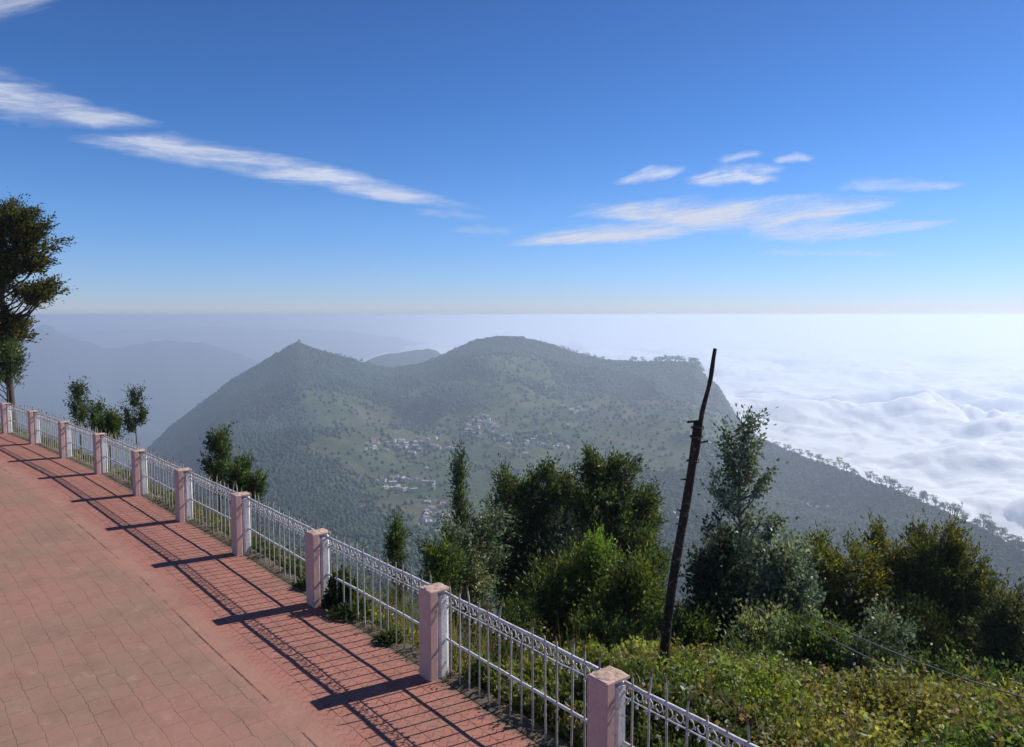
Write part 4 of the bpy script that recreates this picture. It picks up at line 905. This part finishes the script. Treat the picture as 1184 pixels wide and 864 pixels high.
# ------------------------------------------------------------------ cirrus
def mat_cirrus():
    m, nt, out = newmat('cirrus'); tc = N(nt, 'ShaderNodeTexCoord'); uv = tc.outputs['UV']
    mp = N(nt, 'ShaderNodeMapping'); nt.links.new(uv, mp.inputs[0])
    oi = N(nt, 'ShaderNodeObjectInfo'); cx = N(nt, 'ShaderNodeCombineXYZ'); nt.links.new(math_(nt, 'MULTIPLY', oi.outputs['Random'], 40), cx.inputs[0]); nt.links.new(math_(nt, 'MULTIPLY', oi.outputs['Random'], 17), cx.inputs[1])
    nt.links.new(cx.outputs[0], mp.inputs['Location']); mp.inputs['Scale'].default_value = (1.6, 1.6, 1)
    a = N(nt, 'ShaderNodeAttribute', attribute_name='tint'); sp = N(nt, 'ShaderNodeSeparateColor'); nt.links.new(a.outputs['Color'], sp.inputs[0])
    wv = nt.nodes.new('ShaderNodeTexNoise'); wv.inputs['Scale'].default_value = .9; wv.inputs['Detail'].default_value = 3; nt.links.new(mp.outputs[0], wv.inputs['Vector'])
    ad = nt.nodes.new('ShaderNodeVectorMath'); ad.operation = 'MULTIPLY_ADD'; nt.links.new(wv.outputs['Color'], ad.inputs[0]); ad.inputs[1].default_value = (.9, .9, 0); nt.links.new(mp.outputs[0], ad.inputs[2])
    na = noise(nt, ad.outputs[0], .75, 6, .55); nb2 = noise(nt, ad.outputs[0], 3.4, 6, .6)
    n1 = ramp(nt, math_(nt, 'ADD', math_(nt, 'MULTIPLY', na, .72), math_(nt, 'MULTIPLY', nb2, .28)), [(.30, 0.0), (.68, 1.0)])
    d = math_(nt, 'SUBTRACT', math_(nt, 'MULTIPLY', sp.outputs[0], 1.32), math_(nt, 'MULTIPLY', math_(nt, 'SUBTRACT', 1.0, n1), 1.0))
    al = math_(nt, 'MULTIPLY', ramp(nt, d, [(.0, 0.0), (.3, .13), (.7, .5), (1.1, .9)]), sp.outputs[1], True)
    t = N(nt, 'ShaderNodeBsdfTransparent'); w = N(nt, 'ShaderNodeBsdfTranslucent'); w.inputs['Color'].default_value = (.95, .95, .95, 1)
    df = N(nt, 'ShaderNodeBsdfDiffuse'); df.inputs['Color'].default_value = (.95, .95, .95, 1); ms = N(nt, 'ShaderNodeMixShader'); ms.inputs[0].default_value = .3; nt.links.new(w.outputs[0], ms.inputs[1]); nt.links.new(df.outputs[0], ms.inputs[2])
    mx = N(nt, 'ShaderNodeMixShader'); nt.links.new(al, mx.inputs[0]); nt.links.new(t.outputs[0], mx.inputs[1]); nt.links.new(ms.outputs[0], mx.inputs[2]); nt.links.new(mx.outputs[0], out.inputs[0]); return m
M_cir = mat_cirrus()
ALT = 7000.0
CIR = []
def cirrus(strokes, label, dens=1.0, alt=7000.0):
    wand = .25 if max(p[2] for st in (strokes if isinstance(strokes[0], list) else [strokes]) for p in st) > 16 else 1.0
    """strokes: lists of (px, py, half height px) read as seen from the overlook, laid on one flat layer high in the air"""
    if not isinstance(strokes[0], list): strokes = [strokes]
    CIR.append(1); alt = 6000.0 + 130 * len(CIR)
    pp = np.array([p for st in strokes for p in st], float); pad = pp[:, 2].max() * 1.5 + 14
    x0, x1 = pp[:, 0].min() - 15, pp[:, 0].max() + 15; slope = (strokes[0][-1][1] - strokes[0][0][1]) / (strokes[0][-1][0] - strokes[0][0][0] + 1e-6) if len(strokes) == 1 else 0
    n = int(max(40, (x1 - x0) / 3.2)); xs = np.linspace(x0, x1, n); dy = pp[:, 1] - slope * (pp[:, 0] - x0); v0, v1 = dy.min() - pad, dy.max() + pad; m = int(max(16, (v1 - v0) / 2.4)); vs = np.linspace(v0, v1, m)
    V = np.zeros((n, m, 3)); U = np.zeros((n, m, 2)); T = np.zeros((n, m, 3))
    for i, xx in enumerate(xs):
        yy = vs + slope * (xx - x0); f = np.zeros(m)
        for st in strokes:
            a = np.array(st, float); cy_ = np.interp(xx, a[:, 0], a[:, 1]); hw = np.interp(xx, a[:, 0], a[:, 2]); L = a[-1, 0] - a[0, 0]; e = min((xx - a[0, 0]) / (L * .22), (a[-1, 0] - xx) / (L * .22), 1)
            if e <= 0: continue
            cy_ = cy_ + (float(fbm(np.array([xx / 22.0]), np.array([a[0, 0] * .1]), 3, 501)[0]) - .5) * hw * .9 * wand; hw = hw * ((.62 + .3 * (wand < .5)) + .66 * wand * float(fbm(np.array([xx / 14.0]), np.array([a[0, 1] * .13]), 3, 503)[0]))
            d = (yy - cy_) / (hw * 1.25); d = np.where(d > 0, d * 1.25, d * .9); f = np.maximum(f, np.clip(1 - d * d, 0, 1) ** .9 * e ** .6)
        for j in range(m): V[i, j] = onz(xx, yy[j], alt)
        U[i, :, 0] = xx / 100 * .75; U[i, :, 1] = (vs + .12 * (xx - x0)) / 19; T[i, :, 0] = f; T[i, :, 1] = dens
    o = link('cirrus_cloud', fast_mesh('cirrus_cloud', V.reshape(-1, 3), grid_faces(n, m), M_cir, tint=T.reshape(-1, 3), smooth=True, uv=U.reshape(-1, 2))); props(o, label, 'cloud', kind='thing')
cirrus([(-160, 80, 14), (-20, 106, 34), (50, 124, 28), (110, 137, 18), (210, 152, 6)], 'broad white wispy cloud at the left edge of the sky', .72)
cirrus([(60, 158, 6), (200, 176, 20), (300, 192, 20), (390, 210, 17), (460, 226, 13), (580, 247, 5)], 'long thin white cloud streak descending across the left half of the sky', .78)
cirrus([(470, 243, 5), (520, 248, 7), (575, 251, 4)], 'small faint wisp beneath the end of the long streak', .35)
cirrus([[(640, 246, 7), (720, 247, 13), (800, 254, 25), (880, 252, 25), (960, 245, 18), (1060, 232, 6)], [(570, 282, 5), (650, 275, 12), (740, 270, 15), (840, 262, 12)], [(840, 272, 9), (940, 270, 14), (1010, 266, 10), (1120, 256, 5)]], 'largest white cloud over the right half of the sky', .92)
cirrus([(860, 292, 4), (950, 293, 6), (1050, 295, 4)], 'thin low wisp under the largest white cloud', .45)
cirrus([(705, 214, 6), (752, 205, 10), (800, 197, 6)], 'small puff above the left end of the largest cloud', .7)
cirrus([(785, 210, 7), (835, 207, 12), (905, 206, 6)], 'small bright puff above the middle of the largest cloud', .9)
cirrus([(815, 195, 5), (865, 195, 9), (915, 195, 5)], 'thin wisp just above the small bright puff', .5)
cirrus([(825, 186, 5), (857, 181, 8), (888, 177, 5)], 'tiny wisp topmost of the three above the largest cloud', .5)
cirrus([(890, 185, 4), (917, 184, 7), (946, 184, 4)], 'tiny isolated wisp right of the three small ones', .5)
cirrus([(955, 218, 6), (1010, 215, 11), (1060, 215, 9), (1125, 214, 5)], 'flat thin cloud right of the largest white cloud', .6)
cirrus([(515, 268, 4), (558, 267, 7), (605, 268, 4)], 'small faint wisp left of the lower arm', .45)
cirrus([(-140, 5, 30), (-20, 2, 34), (90, -10, 14)], 'cloud corner at the top left of the sky', .5)

# ------------------------------------------------------------------ light, sky, camera
SUN_AZ = math.atan2(1.06, .60)          # clockwise from +Y
SUN_EL = math.radians(39.0)
sd = Vector((math.sin(SUN_AZ) * math.cos(SUN_EL), math.cos(SUN_AZ) * math.cos(SUN_EL), math.sin(SUN_EL)))
sl = bpy.data.lights.new('sun', 'SUN'); sl.energy = 4.6; sl.angle = math.radians(.53); sl.color = (1, .955, .89)
so = bpy.data.objects.new('sun', sl); COL.objects.link(so); so.rotation_euler = sd.to_track_quat('Z', 'Y').to_euler(); so.location = (0, 0, 60)
W = bpy.data.worlds.new('World'); S.world = W; W.use_nodes = True; nt = W.node_tree; nt.nodes.clear()
wo = nt.nodes.new('ShaderNodeOutputWorld'); bg = nt.nodes.new('ShaderNodeBackground'); bg.inputs[1].default_value = .075
sky = nt.nodes.new('ShaderNodeTexSky'); sky.sky_type = 'NISHITA'; sky.sun_disc = False; sky.sun_elevation = SUN_EL; sky.sun_rotation = SUN_AZ
sky.altitude = 2000; sky.air_density = 1.0; sky.dust_density = .6; sky.ozone_density = 1.0
hs = nt.nodes.new('ShaderNodeHueSaturation'); hs.inputs['Saturation'].default_value = 1.12
wc = nt.nodes.new('ShaderNodeTexCoord'); wsx = nt.nodes.new('ShaderNodeSeparateXYZ'); nt.links.new(wc.outputs['Generated'], wsx.inputs[0])
tintc = ramp(nt, wsx.outputs[2], [(0.0, (.86, .94, 1.5)), (.03, (.78, .97, 1.52)), (.12, (.74, 1.06, 1.58)), (.24, (.62, .98, 1.50)), (.37, (.60, .88, 1.36)), (.55, (.62, .74, .98))])
nt.links.new(sky.outputs[0], hs.inputs['Color']); nt.links.new(mixc(nt, 1.0, hs.outputs[0], tintc, 'MULTIPLY'), bg.inputs[0]); nt.links.new(bg.outputs[0], wo.inputs[0])
cam = bpy.data.cameras.new('camera'); cam.sensor_width = 36; cam.lens = 36 * F / 1184; cam.clip_end = 400000; cam.clip_start = .1
co = bpy.data.objects.new('camera', cam); COL.objects.link(co); co.location = (0, 0, CH); co.rotation_euler = (PI / 2 - TH, 0, 0); S.camera = co
S.view_settings.view_transform = 'Standard'; S.view_settings.look = 'None'; S.view_settings.exposure = .12; S.view_settings.gamma = 1
S.render.engine = 'CYCLES'; cy = S.cycles
cy.use_denoising = True; cy.max_bounces = 6; cy.diffuse_bounces = 3; cy.volume_bounces = 2; cy.transmission_bounces = 3; cy.transparent_max_bounces = 12
cy.use_adaptive_sampling = True; cy.adaptive_threshold = .02
try: cy.denoiser = 'OPENIMAGEDENOISE'
except Exception: pass
